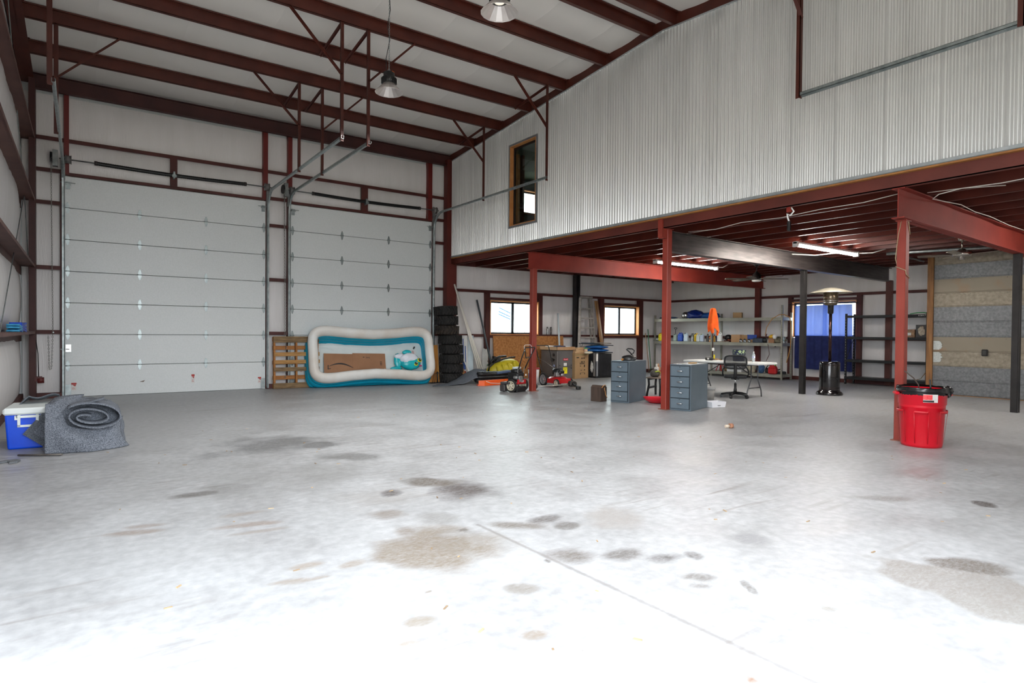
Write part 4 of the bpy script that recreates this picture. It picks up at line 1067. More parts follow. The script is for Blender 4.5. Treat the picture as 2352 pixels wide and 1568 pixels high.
# tires
tire0 = None
def tread():
    m = MB()
    for k in range(22):
        a = 2*PI*k/22
        for s in (-1, 1):
            T = Matrix.Rotation(a+(.07 if s > 0 else 0), 4, 'Z') @ Matrix.Translation((.297, 0, .125+s*.055)) @ Matrix.Rotation(R(28*s), 4, 'X')
            m.rbox(0, 0, 0, .036, .036, .118, .005, T)
    return m
for k in range(8):
    x = [7.955, 7.97, 7.975, 7.955, 7.93, 7.83, 7.81, 7.79][k]
    lab = ['knobby black tire at the very bottom of the stack beside the plywood panel', 'knobby black tire second from the bottom of the stack', 'knobby black tire third from the bottom of the stack', 'knobby black tire fourth from the bottom of the stack', 'knobby black tire fifth from the bottom, where the stack steps sideways', 'brown dusty knobby tire third from the top of the stack', 'knobby black tire second from the top of the stack', 'knobby black tire lying on top of the tire stack'][k]
    if tire0 is None:
        t = thing('knobby_tire', lab, 'tire', group='stacked knobby tires')
        MB().lathe([(.15, .03), (.22, .0), (.265, .02), (.288, .07), (.292, .125), (.288, .18), (.265, .23), (.22, .25), (.15, .22), (.145, .125), (.15, .03)], 40).build('carcass', rubber, t)
        tread().build('tread', M('tread_rubber', (26,25,25), (44,41,39), 12, .85), t)
        tire0 = t
    else:
        t = copy_tree(tire0); t['label'] = lab
        if k == 5:
            for ch in [c for c in bpy.data.objects if c.parent == t]:
                ch.data = ch.data.copy(); ch.data.materials[0] = M('dusty_rubber', (34,31,29), (70,58,48), 9, .85)
    t.location = (x, 14.03, k*.2505); t.rotation_euler = (R([0,.5,-.5,.5,0,-.5,.5,2.0][k]), R([0,1,-1,0,.6,-.6,.8,-2.0][k]), k*.7)
# leaning pipes
for (a, b, lab) in [((8.22, 14.34, 2.62), (8.86, 13.95, .015), 'longest white plastic pipe leaning in the corner by the tires'), ((8.29, 14.35, 2.46), (8.94, 13.96, .015), 'middle white plastic pipe of the three leaning by the tires'), ((8.37, 14.36, 2.22), (9.03, 13.97, .015), 'shortest white plastic pipe of the three leaning by the tires')]:
    T, ln = along(b, a); m = MB(T=T); m.lathe([(.018, 0), (.022, 0), (.022, ln), (.018, ln), (.018, 0)], 12); tag(m.build('plastic_pipe', M('pvc_white', (228,222,210), (236,230,220), 5, .4)), lab, 'pipe')
T, ln = along((9.36, 14.04, .02), (9.0, 14.44, 2.23)); m = MB(T=T); m.lathe([(.022, 0), (.027, 0), (.027, ln), (.022, ln), (.022, 0)], 12)
tag(m.build('conduit_pipe', M('grey_pvc', (84,92,96), (72,78,82), 2, .5)), 'dark grey conduit pipe leaning next to the first window', 'pipe')
t = thing('trim_board', 'white boards with blue printed stripes standing against the back wall', 'board', (8.54, 14.38, 0), rot=(R(-3), 0, 0))
for (x, w_) in ((0, .05), (.06, .05), (.115, .05)):
    MB().box(x, x+w_, 0, .018, 0, 1.24).build('board', whitep, t)
m = MB(); bl = M('print_blue', (58,92,168), (66,100,176), 5, .5)
for (x0, x1, z0, z1) in [(.012,.035,.55,1.15),(.075,.10,.5,.95),(.0,.09,.30,.52),(.06,.10,.02,.18)]: m.box(x0, x1, -.003, 0, z0, z1)
m.build('stripe_print', bl, t)
MB().box(.0, .09, -.0035, 0, .2, .26).build('red_print', stick_r, t)
tag(MB().box(8.73, 8.90, 14.44, 14.46, .0, 1.24).build('foam_board', M('pale_blue_foam', (196,212,222), (206,220,228), 3, .7)), 'pale blue sheet of foam board behind the white pipes', 'board')
T, ln = along((8.60, 13.95, .02), (8.42, 14.36, .80)); m = MB(T=T); m.box(-.02, .02, -.006, .006, 0, ln); tag(m.build('thin_lath', whitep), 'thin white lath leaning across the striped boards', 'lath')
T, ln = along((8.46, 14.1, .0), (8.34, 14.36, .78)); m = MB(T=T); m.box(-.06, .06, -.009, .009, 0, ln); tag(m.build('pine_board', wood), 'short pine board leaning behind the tires', 'board')
t = thing('paper_sack', 'grey and white paper sack standing under the grey conduit pipe', 'sack', (9.2, 14.30, 0), R(-3))
m = MB(); m.grid(lambda u, v: ((-.11+.22*u)*(1-.06*v), -.05*math.sin(PI*u)*(1-.75*v), .87*v+.015*math.sin(8*u)*v), 10, 10); m.grid(lambda u, v: ((-.11+.22*u)*(1-.06*v), .05*math.sin(PI*u)*(1-.75*v), .87*v+.015*math.sin(8*u)*v), 10, 10); m.build('sack', M('sack_paper', (206,204,200), (188,186,182), 4, .8), t)
m = MB(); m.box(-.04, .07, -.053, -.050, .52, .535, T=Matrix.Rotation(R(8), 4, 'Y')); m.box(-.05, .06, -.056, -.052, .3, .31); m.box(-.05, .04, -.056, -.052, .26, .27); m.build('sack_print', ink, t)
MB().box(.03, .08, -.05, -.046, .40, .43).build('green_print', M('print_green', (40,120,70), None, 5, .6), t)
# OSB sheet
osbm = M('osb_board', (152,94,44), (196,138,78), 16, .75, 0, .3, 40, det=8, thr=(.3, .7))
t = thing('osb_sheet', 'brown OSB sheet leaning under the first window behind the mower', 'board', (9.56, 14.36, 0), rot=(R(-4.2), 0, 0))
MB().box(0, 2.60, 0, .012, 0, 1.235).build('sheet', osbm, t)
MB().box(-.004, .0, -.001, .013, 0, 1.235).build('edge', M('osb_edge', (120,70,36), None, 5, .8), t)
tag(MB().box(9.44, 9.50, 14.22, 14.30, 0, .66).build('rubber_slab', rubber), 'narrow black rubber slab standing between sack and OSB sheet', 'slab')
# yellow spray tank
t = thing('spray_tank', 'yellow plastic spray tank with black hose along its top', 'tank', (9.5, 13.72, 0), rot=(0, R(-14), R(-8)))
ym = M('tank_yellow', (204,186,40), (216,198,54), 3, .4)
m = MB(); m.blob((0, 0, .36), (.50, .26, .24), 24, 14)
for q in range(4): m.rbox(-.26+.17*q, -.235, .34, .07, .06, .34, .02)
m.build('tank', ym, t)
MB().tube([(-.50, -.12, .40), (-.46, -.16, .52), (-.3, -.18, .60), (0, -.18, .63), (.25, -.16, .61), (.38, -.1, .58)], .022, 8).build('hose', black, t)
MB().tube([(-.42, -.05, .56), (-.25, -.06, .68), (-.05, -.05, .70), (.15, -.05, .66)], .03, 8).build('manifold', black, t)
m = MB(); m.cyl((-.1, 0, .58), (-.1, 0, .66), .09, 16); m.build('cap', black, t)
MB().box(-.35, -.31, -.3, .3, -.14, .2).build('cradle', black, t); MB().box(.31, .35, -.3, .3, -.02, .2).build('cradle', black, t)
# white bucket with red rim behind the post
t = thing('bucket', 'white bucket with red rim and printed side behind the red post', 'bucket', (9.80, 12.85, 0))
MB().lathe([(0, 0), (.13, 0), (.155, .37), (.15, .37), (.125, .01), (0, .01)], 20).build('pail', whitep, t)
MB().lathe([(.155, .36), (.165, .36), (.165, .40), (.155, .40), (.155, .36)], 20).build('lid_rim', M('rim_red', (178,62,62), None, 5, .5), t)
m = MB(); m.lathe([(.141, .12), (.1525, .26)], 20, arc=(R(170), R(260))); m.build('printed_label', bl, t)
# second felt rug, orange sled, hose
t = thing('felt_blanket', 'flat grey felt blanket spread over black hoses in front of the tires', 'rug', (0, 0, 0))
def fb(u, v):
    x = 6.95+2.15*u; w0 = .10+.62*math.sin(PI*min(1, u*1.05))**.7
    y = 13.08+.16*u+(.26*u+w0)*v*.68
    z = .012+.36*math.exp(-((u-.70)/.26)**2)*math.sin(PI*(.18+.62*v))**1.3*min(1, u*2.2)
    z += (.04*noise.noise(Vector((x*3, y*4, 2)))+.02*noise.noise(Vector((x*9, y*7, 5))))*min(1, u*3)
    return (x, y, max(.01, z))
MB().grid(fb, 46, 18).build('blanket', felt2, t, solid=.012)
t = thing('orange_sled', 'orange plastic sled with white stripe sticking out from under the felt blanket', 'sled', (8.62, 12.9, 0), R(12))
om = M('sled_orange', (248,92,24), (252,106,36), 5, .35)
m = MB(); m.prism([(-.62, .0), (-.5, -.10), (.55, -.10), (.62, 0), (.55, .18), (-.5, .18)], .0, .02); m.prism([(-.62, -.02), (-.5, -.11), (.55, -.11), (.6, -.02), (.57, -.01), (-.57, -.01)], .0, .13); m.build('shell', om, t)
m = MB(); m.tube([(-.45, -.112, .11), (-.3, -.114, .06), (0, -.114, .035), (.3, -.114, .03)], .008, 6); m.build('stripe', whitep, t)
t = thing('drain_hose', 'coil of black corrugated drain hose behind the string mower', 'hose', (8.75, 13.25, .0))
for k in range(3):
    pts = []; n = 50
    for i in range(n):
        a = 2*PI*i/n; pts.append((.48*math.cos(a)+.03*k, .13*math.sin(a), .085+.085*k))
    MB().tube(pts, [.05+(.006 if i % 2 else 0) for i in range(n)], 10, closed=True).build('coil', black, t)
MB().box(.05, .5, -.2, .0, .245, .29, T=Matrix.Rotation(R(-6), 4, 'Y')).build('blue_cover', M('steel_blue_cloth', (62,82,116), (84,106,142), 9, .6), t)

# ================================================================== garden machines
def wheel(m_name, parent, c, r, w_, ax, rimmat, spokes=6, T=None):
    """tyre with a spoked rim; ax: 'x' or 'y' axle"""
    rotm = Matrix.Rotation(R(90), 4, 'Y') if ax == 'x' else Matrix.Rotation(R(90), 4, 'X')
    TT = Matrix.Translation(c) @ rotm
    o = MB(T=TT).lathe([(r*.72, -w_/2), (r*.93, -w_/2), (r, -w_*.3), (r, w_*.3), (r*.93, w_/2), (r*.72, w_/2), (r*.72, -w_/2)], 24).build('wheel', rubber, parent)
    m = MB(T=TT); m.lathe([(r*.62, -w_*.52), (r*.74, -w_*.52), (r*.74, w_*.52), (r*.62, w_*.52), (r*.62, -w_*.52)], 24); m.lathe([(0, -w_*.55), (r*.2, -w_*.55), (r*.2, w_*.55), (0, w_*.55)], 14)
    for k in range(spokes): m.box(0, r*.66, -r*.11, r*.11, -w_*.4, w_*.4, T=Matrix.Rotation(2*PI*k/spokes, 4, 'Z'))
    m.build('rim', rimmat, o); return o
cream = M('cream_rim', (208,200,178), (196,188,166), 5, .5); alu = M('engine_alu', (178,178,176), (130,130,128), 18, .4, .6)
mred = M('mower_red', (178,26,30), (188,34,36), 4, .3)
t = thing('string_mower', 'red wheeled string mower with cream rims standing beside the red post', 'mower', (7.99, 11.08, 0), R(20))
wheel('w', t, (-.235, 0, .145), .145, .05, 'x', cream); wheel('w', t, (.235, 0, .145), .145, .05, 'x', cream)
m = MB(); m.rbox(0, -.12, .235, .30, .05, .10, .01); m.rbox(0, .02, .19, .36, .30, .03, .008); m.build('deck', mred, t)
m = MB(); m.box(-.08, .06, -.146, -.144, .24, .255); m.box(-.05, .04, -.146, -.144, .22, .232); m.build('lettering', whitep, t)
m = MB(); m.rbox(-.13, .15, .20, .30, .24, .05, .01); m.rbox(-.2, .22, .09, .16, .14, .16, .02); m.build('trimmer_head', M('trimmer_grey', (62,58,58), (74,70,70), 6, .5), t)
m = MB(); m.rbox(0, -.04, .06, .36, .16, .12, .01); m.build('guard', black, t)
m = MB(); m.rbox(-.02, .02, .34, .28, .28, .20, .03); m.lathe([(0, .0), (.13, .0), (.13, .05), (.09, .08), (0, .08)], 20, c=(.0, .02, .43)); m.build('engine_shroud', black, t)
m = MB(); m.rbox(-.06, -.10, .29, .13, .10, .14, .015)
for q in range(5): m.box(-.13, .02, -.16, -.10, .235+.025*q, .243+.025*q)
m.rbox(-.16, -.06, .33, .07, .10, .07, .02); m.build('cylinder', alu, t)
MB().rbox(-.02, .0, .54, .20, .12, .035, .01).build('fuel_tank', M('tank_pale', (196,204,210), None, 5, .4), t)
MB().box(.08, .13, -.165, -.16, .36, .40).build('tag', stick_w, t)
for s in (-1, 1):
    MB().tube([(s*.115, -.05, .17), (s*.12, -.10, .50), (s*.125, -.12, .55)], .010, 6).build('lower_tube', alu, t)
    MB().tube([(s*.125, -.12, .52), (s*.16, -.22, .75), (s*.20, -.34, .985)], .013, 8).build('handle_tube', black, t)
MB().tube([(-.20, -.34, .985), (-.19, -.345, 1.0), (.19, -.345, 1.0), (.20, -.34, .985)], .013, 8).build('crossbar', black, t)
MB().tube([(-.20, -.33, .92), (-.20, -.31, 1.02), (-.16, -.31, 1.055), (.06, -.31, 1.055), (.10, -.31, 1.02), (.105, -.30, .86)], .006, 6).build('control_bail', whitep, t)
MB().tube([(-.19, -.33, .96), (-.05, -.26, .78), (0, -.23, .76), (.10, -.24, .78)], .011, 6).build('cross_brace', black, t)

t = thing('push_mower', 'red push lawn mower with big rear wheels behind the red post', 'mower', (9.68, 11.72, 0), R(0))
gr = M('grey_rim', (168,168,168), (150,150,150), 5, .45, .3)
for (x, y, r_) in [(-.235, .25, .165), (.235, .25, .165)]: wheel('w', t, (x, y, r_), r_, .05, 'x', gr, 8)
for (x, y, r_) in [(-.225, -.25, .10), (.225, -.25, .10)]: wheel('w', t, (x, y, r_), r_, .045, 'x', cream, 5)
m = MB(); m.prism([(-.22, -.28), (.22, -.28), (.25, -.1), (.25, .2), (.18, .3), (-.18, .3), (-.25, .2), (-.25, -.1)], .09, .2); m.lathe([(.24, .2), (.20, .235), (0, .24)], 20, c=(0, -.02, 0)); o = m.build('deck', mred, t)
m = MB(); m.lathe([(0, 0), (.13, 0), (.14, .03), (.14, .10), (.11, .14), (0, .145)], 20, c=(0, -.02, .30)); m.rbox(0, -.14, .36, .16, .12, .08, .02); m.build('engine_shroud', black, t)
m = MB(); m.rbox(-.10, -.10, .30, .10, .12, .11, .015); m.rbox(.04, -.15, .30, .09, .07, .09, .02); m.lathe([(0, .235), (.1, .235), (.1, .30), (0, .30)], 16, c=(0, -.02, 0)); m.build('engine_block', alu, t)
for s in (-1, 1): MB().tube([(s*.20, .28, .17), (s*.21, .45, .55), (s*.21, .62, .98)], .012, 8).build('handle_tube', black, t)
MB().tube([(-.21, .62, .98), (-.2, .63, 1.0), (.2, .63, 1.0), (.21, .62, .98)], .012, 8).build('crossbar', black, t)
MB().tube([(-.06, -.02, .42), (-.15, .3, .60), (-.22, .5, .68)], .004, 5).build('pull_cord', alu, t)

t = thing('string_trimmer', 'string trimmer with silver shaft lying in front of the push mower', 'trimmer', (9.2, 11.27, 0), R(-4))
MB().tube([(-.48, 0, .07), (.45, 0, .075)], .014, 8).build('shaft', M('silver_shaft', (206,200,190), None, 5, .3, .7), t)
m = MB(); m.rbox(.52, -.02, .10, .16, .14, .13, .03); m.cyl((.56, -.09, .09), (.56, .03, .09), .07, 14); m.build('power_head', M('trimmer_dark', (46,40,36), (60,54,48), 8, .5), t)
MB().tube([(.50, -.10, .10), (.36, -.48, .05)], [.03, .022], 8).build('rear_grip', black, t)
MB().rbox(.335, -.53, .05, .10, .10, .09, .015).build('battery_end', black, t)
MB().blob((-.54, 0, .07), (.08, .06, .065), 12, 8).build('cutting_head', black, t)

# ================================================================== furnace, carton, condenser
fm = M('furnace_grey', (100,96,94), (110,106,104), 2, .4, .2)
t = thing('furnace', 'grey sheet metal furnace unit with yellow sticker behind the push mower', 'furnace', (11.05, 13.40, 0))
MB().rbox(.30, .36, .42, .60, .74, .82, .008).build('cabinet', fm, t)
m = MB(); m.box(.03, .58, -.022, -.01, .36, .80); m.build('upper_door', fm, t)
m = MB(); m.box(.03, .58, -.022, -.01, .03, .345); m.build('lower_door', fm, t)
for (y, z, r_) in [(.14, .70, .045), (.20, .55, .06), (.12, .56, .025)]: MB().cyl((-.012, y, z), (.0, y, z), r_, 14).build('port', black, t)
MB().box(.0, .015, -.028, -.01, .03, .80).build('edge_strip', M('seam_light', (150,146,142), None, 5, .4, .3), t)
MB().box(.22, .40, -.026, -.021, .54, .60).build('red_badge', M('badge_red', (206,30,48), None, 5, .4), t)
text3d('lettering', 'Ruud', .05, face(.31, -.0265, .57, (1,0,0), (0,0,1)), whitep, t, .13)
MB().box(.24, .35, -.026, -.021, .38, .47).build('info_label', stick_w, t)
s = MB().box(.22, .37, -.026, -.021, .16, .345).build('yellow_label', M('label_yellow', (240,228,30), None, 5, .5), t)
text3d('lettering', 'ENERGYGUIDE', .022, face(.295, -.0265, .318, (1,0,0), (0,0,1)), ink, s, .125)
m = MB(); m.box(.25, .33, -.028, -.025, .27, .28); m.box(.25, .30, -.028, -.025, .235, .245); m.build('label_print', ink, s)['kind'] = 'stuff'
MB().box(-.012, -.006, .08, .18, .36, .42).build('blue_label', M('label_blue', (170,178,214), None, 5, .5), t)
for (x, z) in [(.09, .40), (.09, .31), (.52, .40), (.52, .31)]: MB().cyl((x, -.028, z), (x, -.01, z), .014, 8).build('knob', black, t)
t = thing('cardboard_tray', 'shallow cardboard tray on top of the grey furnace', 'tray', (11.02, 13.36, .83))
cbl = M('tray_cardboard', (186,148,112), (172,132,92), 3, .8)
m = MB(); m.box(0, .68, 0, .80, 0, .008); m.box(0, .68, 0, .008, 0, .10); m.box(0, .68, .792, .80, 0, .10); m.box(0, .008, 0, .8, 0, .10); m.box(.672, .68, 0, .8, 0, .10); m.build('tray', cbl, t)
tag(MB().blob((11.34, 13.62, .93), (.20, .16, .035), 14, 8, .4, 3).build('rag', M('navy_cloth', (40,52,84), (60,74,110), 9, .8)), 'navy cloth bundled in the cardboard tray on the furnace', 'cloth')
tag(MB().rbox(11.16, 13.86, .90, .18, .22, .12, .01).build('paper_stack', whitep), 'white paper stack in the cardboard tray on the furnace', 'paper')
tag(MB().rbox(11.52, 13.50, .92, .18, .14, .06, .02).build('plastic_bag', M('bag_white', (226,230,236), (206,212,220), 9, .4)), 'white plastic bag in the cardboard tray on the furnace', 'bag')
T, ln = along((11.84, 14.16, .02), (11.93, 14.44, 1.93)); m = MB(T=T); m.lathe([(.021, 0), (.026, 0), (.026, ln), (.021, ln), (.021, 0)], 12); tag(m.build('white_pipe', M('pipe_pale', (206,220,224), (216,228,232), 4, .4)), 'pale white pipe standing behind the furnace in front of the OSB sheet', 'pipe')
for (x, lab, c) in [(11.62, 'silver spray can on the girt beside the first window', (150,150,150)), (11.76, 'dark printed spray can on the girt beside the first window', (92,84,80))]:
    t = thing('spray_can', lab, 'can', (x, 14.56, 1.278))
    MB().lathe([(0, 0), (.034, 0), (.036, .01), (.036, .17), (.03, .185), (.016, .195), (0, .195)], 16).build('can', M(lab, c, tuple(v+40 for v in c), 20, .35, .6), t)
    MB().lathe([(0, .19), (.02, .19), (.022, .225), (.012, .235), (0, .235)], 12).build('cap', black, t)
t = thing('carton', 'tall brown shipping carton between furnace and black condenser', 'carton', (11.64, 13.29, 0), R(15))
cbc = M('carton_brown', (164,132,94), (176,142,102), 3, .8)
MB().rbox(.36, .13, .37, .72, .26, .74, .006).build('box', cbc, t)
m = MB(); m.box(-.008, .728, -.01, .27, .70, .752); m.build('lid', cbc, t)
MB().box(-.01, .73, -.013, -.009, .69, .70).build('green_strap', M('strap_green', (92,118,62), None, 5, .6), t)
m = MB()
for k in range(6): m.box(.32+.07*(k % 3)+.005, .32+.07*(k % 3)+.035, -.004, .0, .47+.10*(k//3), .51+.10*(k//3))
m.box(.25, .52, -.004, 0, .44, .455); m.box(.25, .45, -.004, 0, .415, .425); m.box(.26, .32, -.004, 0, .36, .375); m.box(.48, .52, -.004, 0, .33, .40); m.box(.30, .36, -.004, 0, .235, .25); m.box(.49, .53, -.004, 0, .23, .26); m.box(.27, .53, -.004, 0, .165, .172); m.box(.27, .30, -.004, 0, .12, .155); m.box(.50, .53, -.004, 0, .12, .15); m.box(.08, .20, -.004, 0, .60, .63)
m.build('carton_print', ink, t)['kind'] = 'stuff'
pine = M('pale_lumber', (206,172,132), (188,152,112), 3, .7, stretch=(1,9,9))
for k, (x, y, l, lab) in enumerate([(11.66, 13.34, .50, 'lowest pale board stacked on the brown carton'), (11.70, 13.36, .46, 'second pale board stacked on the brown carton'), (11.68, 13.35, .44, 'third pale board stacked on the brown carton'), (11.74, 13.37, .42, 'topmost pale board stacked on the brown carton')]):
    tag(MB().rbox(0, 0, .02, l, .14, .036, .003).build('short_board', pine, None, loc=(x+l/2, y+.12, .754+.038*k), rz=R(13+3*k)), lab, 'board')
t = thing('jar', 'small jar with green lid on the brown carton', 'jar', (12.15, 13.40, .754))
MB().lathe([(0, 0), (.05, 0), (.055, .02), (.055, .10), (.045, .115), (0, .115)], 16).build('glass', M('jar_pink', (214,176,150), None, 5, .4), t)
MB().lathe([(0, .112), (.05, .112), (.05, .145), (0, .148)], 16).build('lid', M('lid_green', (60,140,84), None, 5, .5), t)
tag(MB().blob((12.15, 13.28, .76), (.17, .06, .035), 14, 8, .5, 9).build('paper_towel', M('towel_cream', (222,212,190), (206,196,172), 9, .9)), 'crumpled cream paper towel hanging over the carton edge', 'towel')
tag(MB().blob((12.36, 13.36, .33), (.05, .04, .15), 12, 10, .5, 4).build('plastic_wrap', M('wrap_white', (214,212,206), (150,148,144), 30, .5)), 'crumpled white plastic wrap wedged between carton and condenser', 'plastic wrap')
t = thing('air_conditioner', 'black louvered air conditioner condenser with blue tarp on top', 'air conditioner', (12.45, 13.28, 0))
dk = M('condenser_black', (52,52,54), (62,62,64), 4, .45, .2)
MB().rbox(.33, .33, .37, .62, .62, .70, .02).build('core', M('condenser_core', (30,30,32), None, 5, .7), t)
m = MB()
for k in range(24):
    for (x, y, dx, dy) in [(.03+.026*k, .0, .012, .018), (.0, .03+.026*k, .018, .012)]: m.box(x-dx/2, x+dx/2, y-dy/2, y+dy/2, .06, .72)
m.build('louvers', dk, t)['kind'] = 'stuff'
m = MB(); m.box(-.018, .07, -.018, .0, .03, .74); m.box(-.018, 0, -.018, .09, .03, .74); m.build('corner_post', M('condenser_corner', (150,150,152), (170,170,172), 3, .35, .3), t)
MB().box(-.012, .065, -.023, -.018, .50, .71).build('spec_label', stick_w, t)
m = MB(); m.rbox(.33, .33, .75, .70, .70, .03, .008); m.build('top_grille', dk, t)
m = MB(); m.rbox(.33, .33, .03, .70, .70, .06, .01); m.build('base_pan', black, t)
blt = M('tarp_blue', (16,78,142), (24,94,162), 8, .5)
for (z, sx, lab) in [(.765, .34, 'lower folded royal blue tarp on the condenser'), (.865, .31, 'upper folded royal blue tarp on the condenser')]:
    tag(MB().blob((12.77, 13.6, z+.05), (sx+.04, .34, .055), 24, 8, .12, z).build('folded_tarp', blt), lab, 'tarp')
tag(MB().box(-.5, .5, -.2, .2, -.012, .012, T=TR(12.8, 13.65, .985, R(-8), 0, R(3))).build('black_board', M('board_black', (44,46,48), (60,62,64), 6, .5)), 'flat black board lying across the blue tarps', 'board')
tag(MB().box(-.32, .32, -.12, .12, -.015, .015, T=TR(12.95, 13.55, 1.03, R(10), 0, R(2))).build('scrap_board', M('board_grey', (150,142,130), (110,104,96), 14, .8)), 'weathered grey board on top of the black board', 'board')
tag(MB().rbox(12.62, 13.7, 1.02, .5, .3, .04, .01, T=None).build('navy_tray', M('tray_navy', (40,58,74), None, 5, .5)), 'navy plastic tray on the condenser pile', 'tray')

# ================================================================== ladder, planks, rakes
al = M('ladder_aluminium', (186,180,172), (160,152,144), 12, .45, .35)
t = thing('stepladder', 'folded aluminium stepladder leaning on the back wall by the black column', 'ladder', (0, 0, 0))
tl, tr, bl_, br_ = (12.80, 14.40, 2.45), (13.24, 14.40, 2.45), (12.50, 14.12, .0), (13.34, 14.12, .0)
def bar(a, b, w_, d_, nm, mt, par):
    T, ln = along(a, b); m = MB(T=T); m.box(-w_/2, w_/2, -d_/2, d_/2, 0, ln); return m.build(nm, mt, par)
bar(bl_, tl, .075, .06, 'rail', al, t); bar(br_, tr, .075, .06, 'rail', al, t)
bar((12.62, 14.22, .0), (12.86, 14.44, 2.42), .05, .03, 'rear_rail', al, t); bar((13.24, 14.22, .0), (13.18, 14.44, 2.42), .05, .03, 'rear_rail', al, t)
for k in range(1, 8):
    q = k*.30/2.45; a = Vector(bl_).lerp(Vector(tl), q); b = Vector(br_).lerp(Vector(tr), q)
    MB().box(a.x, b.x, a.y-.05, a.y+.03, a.z-.022, a.z+.022).build('step', al, t)
MB().box(12.77, 13.27, 14.33, 14.50, 2.44, 2.49).build('top_cap', al, t)
for (a, b) in [((12.6, 14.17, .75), (12.75, 14.2, 1.0)), ((13.27, 14.17, .75), (13.1, 14.2, 1.05))]: bar(a, b, .03, .008, 'brace', al, t)
for (dx, dy, lab) in [(0, 0, 'front brown lumber plank leaning beside the stepladder'), (.07, .05, 'rear brown lumber plank leaning beside the stepladder')]:
    o = bar((13.68+dx, 14.12+dy, .0), (13.50+dx, 14.44+dy*.5, 2.37), .19, .036, 'lumber_plank', M('plank_brown', (176,128,76), (142,96,52), 2, .7, stretch=(9,9,.8)), None); tag(o, lab, 'plank')
for (a, b, c, lab) in [((15.55, 13.9, .02), (15.97, 14.45, 1.48), (36,104,66), 'green handled rake leaning in the far corner'), ((15.48, 13.92, .02), (15.86, 14.46, 1.35), (150,118,90), 'wooden handled rake leaning in the far corner')]:
    t = thing('garden_rake', lab, 'rake', (0, 0, 0))
    MB().tube([a, b], .014, 8).build('handle', M(lab, c, None, 5, .6), t)
    m = MB(); av = Vector(a)
    for k in range(7): m.tube([av+Vector((0, 0, .10)), av+Vector((-.09+.03*k, -.02, .0))], .004, 5)
    m.build('tines', black, t)

# ================================================================== filing cabinets and neighbours
cm = M('cabinet_slate', (94,108,118), (102,116,126), 3, .38, .15, .03, 200)
def cabinet(x, y, rz, depth, label):
    t = thing('filing_cabinet', label, 'cabinet', (x, y, 0), rz, group='grey four drawer filing cabinets')
    W_ = .38
    MB().rbox(depth/2, W_/2, .40, depth, W_, .80, .006).build('carcass', cm, t)
    MB().box(-.003, .0, .012, W_-.012, .03, .785).build('drawer_gap', M('gap_dark', (46,54,60), None, 5, .7), t)
    for k in range(4):
        z0 = .035+.187*k
        d = MB().rbox(-.010, W_/2, z0+.088, .028, W_-.05, .172, .003).build('drawer', cm, t)
        m = MB(); m.tube([(-.022, W_/2-.06, z0+.09), (-.046, W_/2-.04, z0+.092), (-.046, W_/2+.03, z0+.092), (-.022, W_/2+.05, z0+.09)], [.006, .009, .009, .006], 8); m.build('handle', chrome, d)
        MB().box(-.027, -.022, W_/2-.012, W_/2+.012, z0+.155, z0+.163).build('catch', black, d)
    return t
cabinet(8.48, 8.13, R(19), .80, 'grey four drawer filing cabinet with a black lidded pan on top')
cabinet(8.49, 6.70, R(17), .80, 'grey four drawer filing cabinet with only a wood scrap on top')
t = thing('lidded_pan', 'black lidded pan with looped handle on the grey filing cabinet', 'pan', (8.78, 8.42, .80), R(-20))
MB().lathe([(0, 0), (.13, 0), (.14, .02), (.14, .055), (0, .055)], 24).build('pan', M('pan_steel', (84,84,84), (120,120,120), 12, .3, .6), t)
MB().lathe([(.15, .05), (.15, .065), (.10, .09), (.04, .105), (0, .108)], 24).build('lid', black, t)
MB().tube([(.10, 0, .07), (.0, 0, .17), (-.06, 0, .215), (-.03, 0, .23), (.06, 0, .225), (.11, 0, .19), (.09, 0, .14), (.04, 0, .12), (.11, 0, .06)], .012, 8).build('handle', black, t)
m = MB(); m.cyl((0, 0, .02), (.07, .01, .02), .019, 10); m.cyl((.07, .01, .02), (.12, .012, .025), .013, 8); m.cyl((.03, 0, .0), (.03, 0, .05), .011, 8)
tag(m.build('brass_fitting', M('brass', (192,132,66), (150,98,46), 12, .35, .7), None, loc=(8.50, 8.34, .80), rz=R(20)), 'brass hose fitting on the filing cabinet beside the pan', 'fitting')
tag(MB().rbox(8.86, 6.96, .813, .16, .07, .022, .003).build('wood_scrap', M('scrap_wood', (206,164,112), None, 5, .7)), 'small wood scrap lying on the filing cabinet', 'wood')
t = thing('wooden_box', 'dark wooden box with rope handle beside the grey filing cabinet', 'box', (8.18, 8.58, 0), R(8))
MB().rbox(.09, .12, .14, .20, .24, .28, .004).build('crate', M('dark_wood', (78,62,52), (62,48,40), 3, .7, stretch=(9,9,1)), t)
MB().prism([(0, .28), (.18, .28), (.14, .31), (.04, .315)], .0, .24, ax='y').build('arched_lid', M('dark_wood_lid', (84,66,54), (66,52,44), 3, .7), t)
rp = M('orange_rope', (206,150,92), (190,134,78), 40, .9)
MB().tube([(.02, -.008, .27), (.05, -.02, .31), (.10, -.02, .325), (.15, -.01, .31)], .007, 6).build('rope', rp, t)
MB().tube([(.10, -.012, .27), (.09, -.02, .23), (.11, -.02, .20), (.13, -.02, .13), (.16, -.02, .09), (.19, -.012, .075)], .007, 6).build('rope', rp, t)
t = thing('saucer_sled', 'round red saucer sled leaning on the floor between the filing cabinets', 'sled', (9.05, 7.86, .0), rot=(R(-4), R(3), 0))
m = MB(); m.lathe([(0, .012), (.18, .018), (.27, .08), (.30, .12), (.315, .125), (.315, .11), (.28, .06), (.19, .0), (0, .0)], 32); m.build('dish', M('sled_red', (226,32,48), (236,44,58), 4, .35), t)
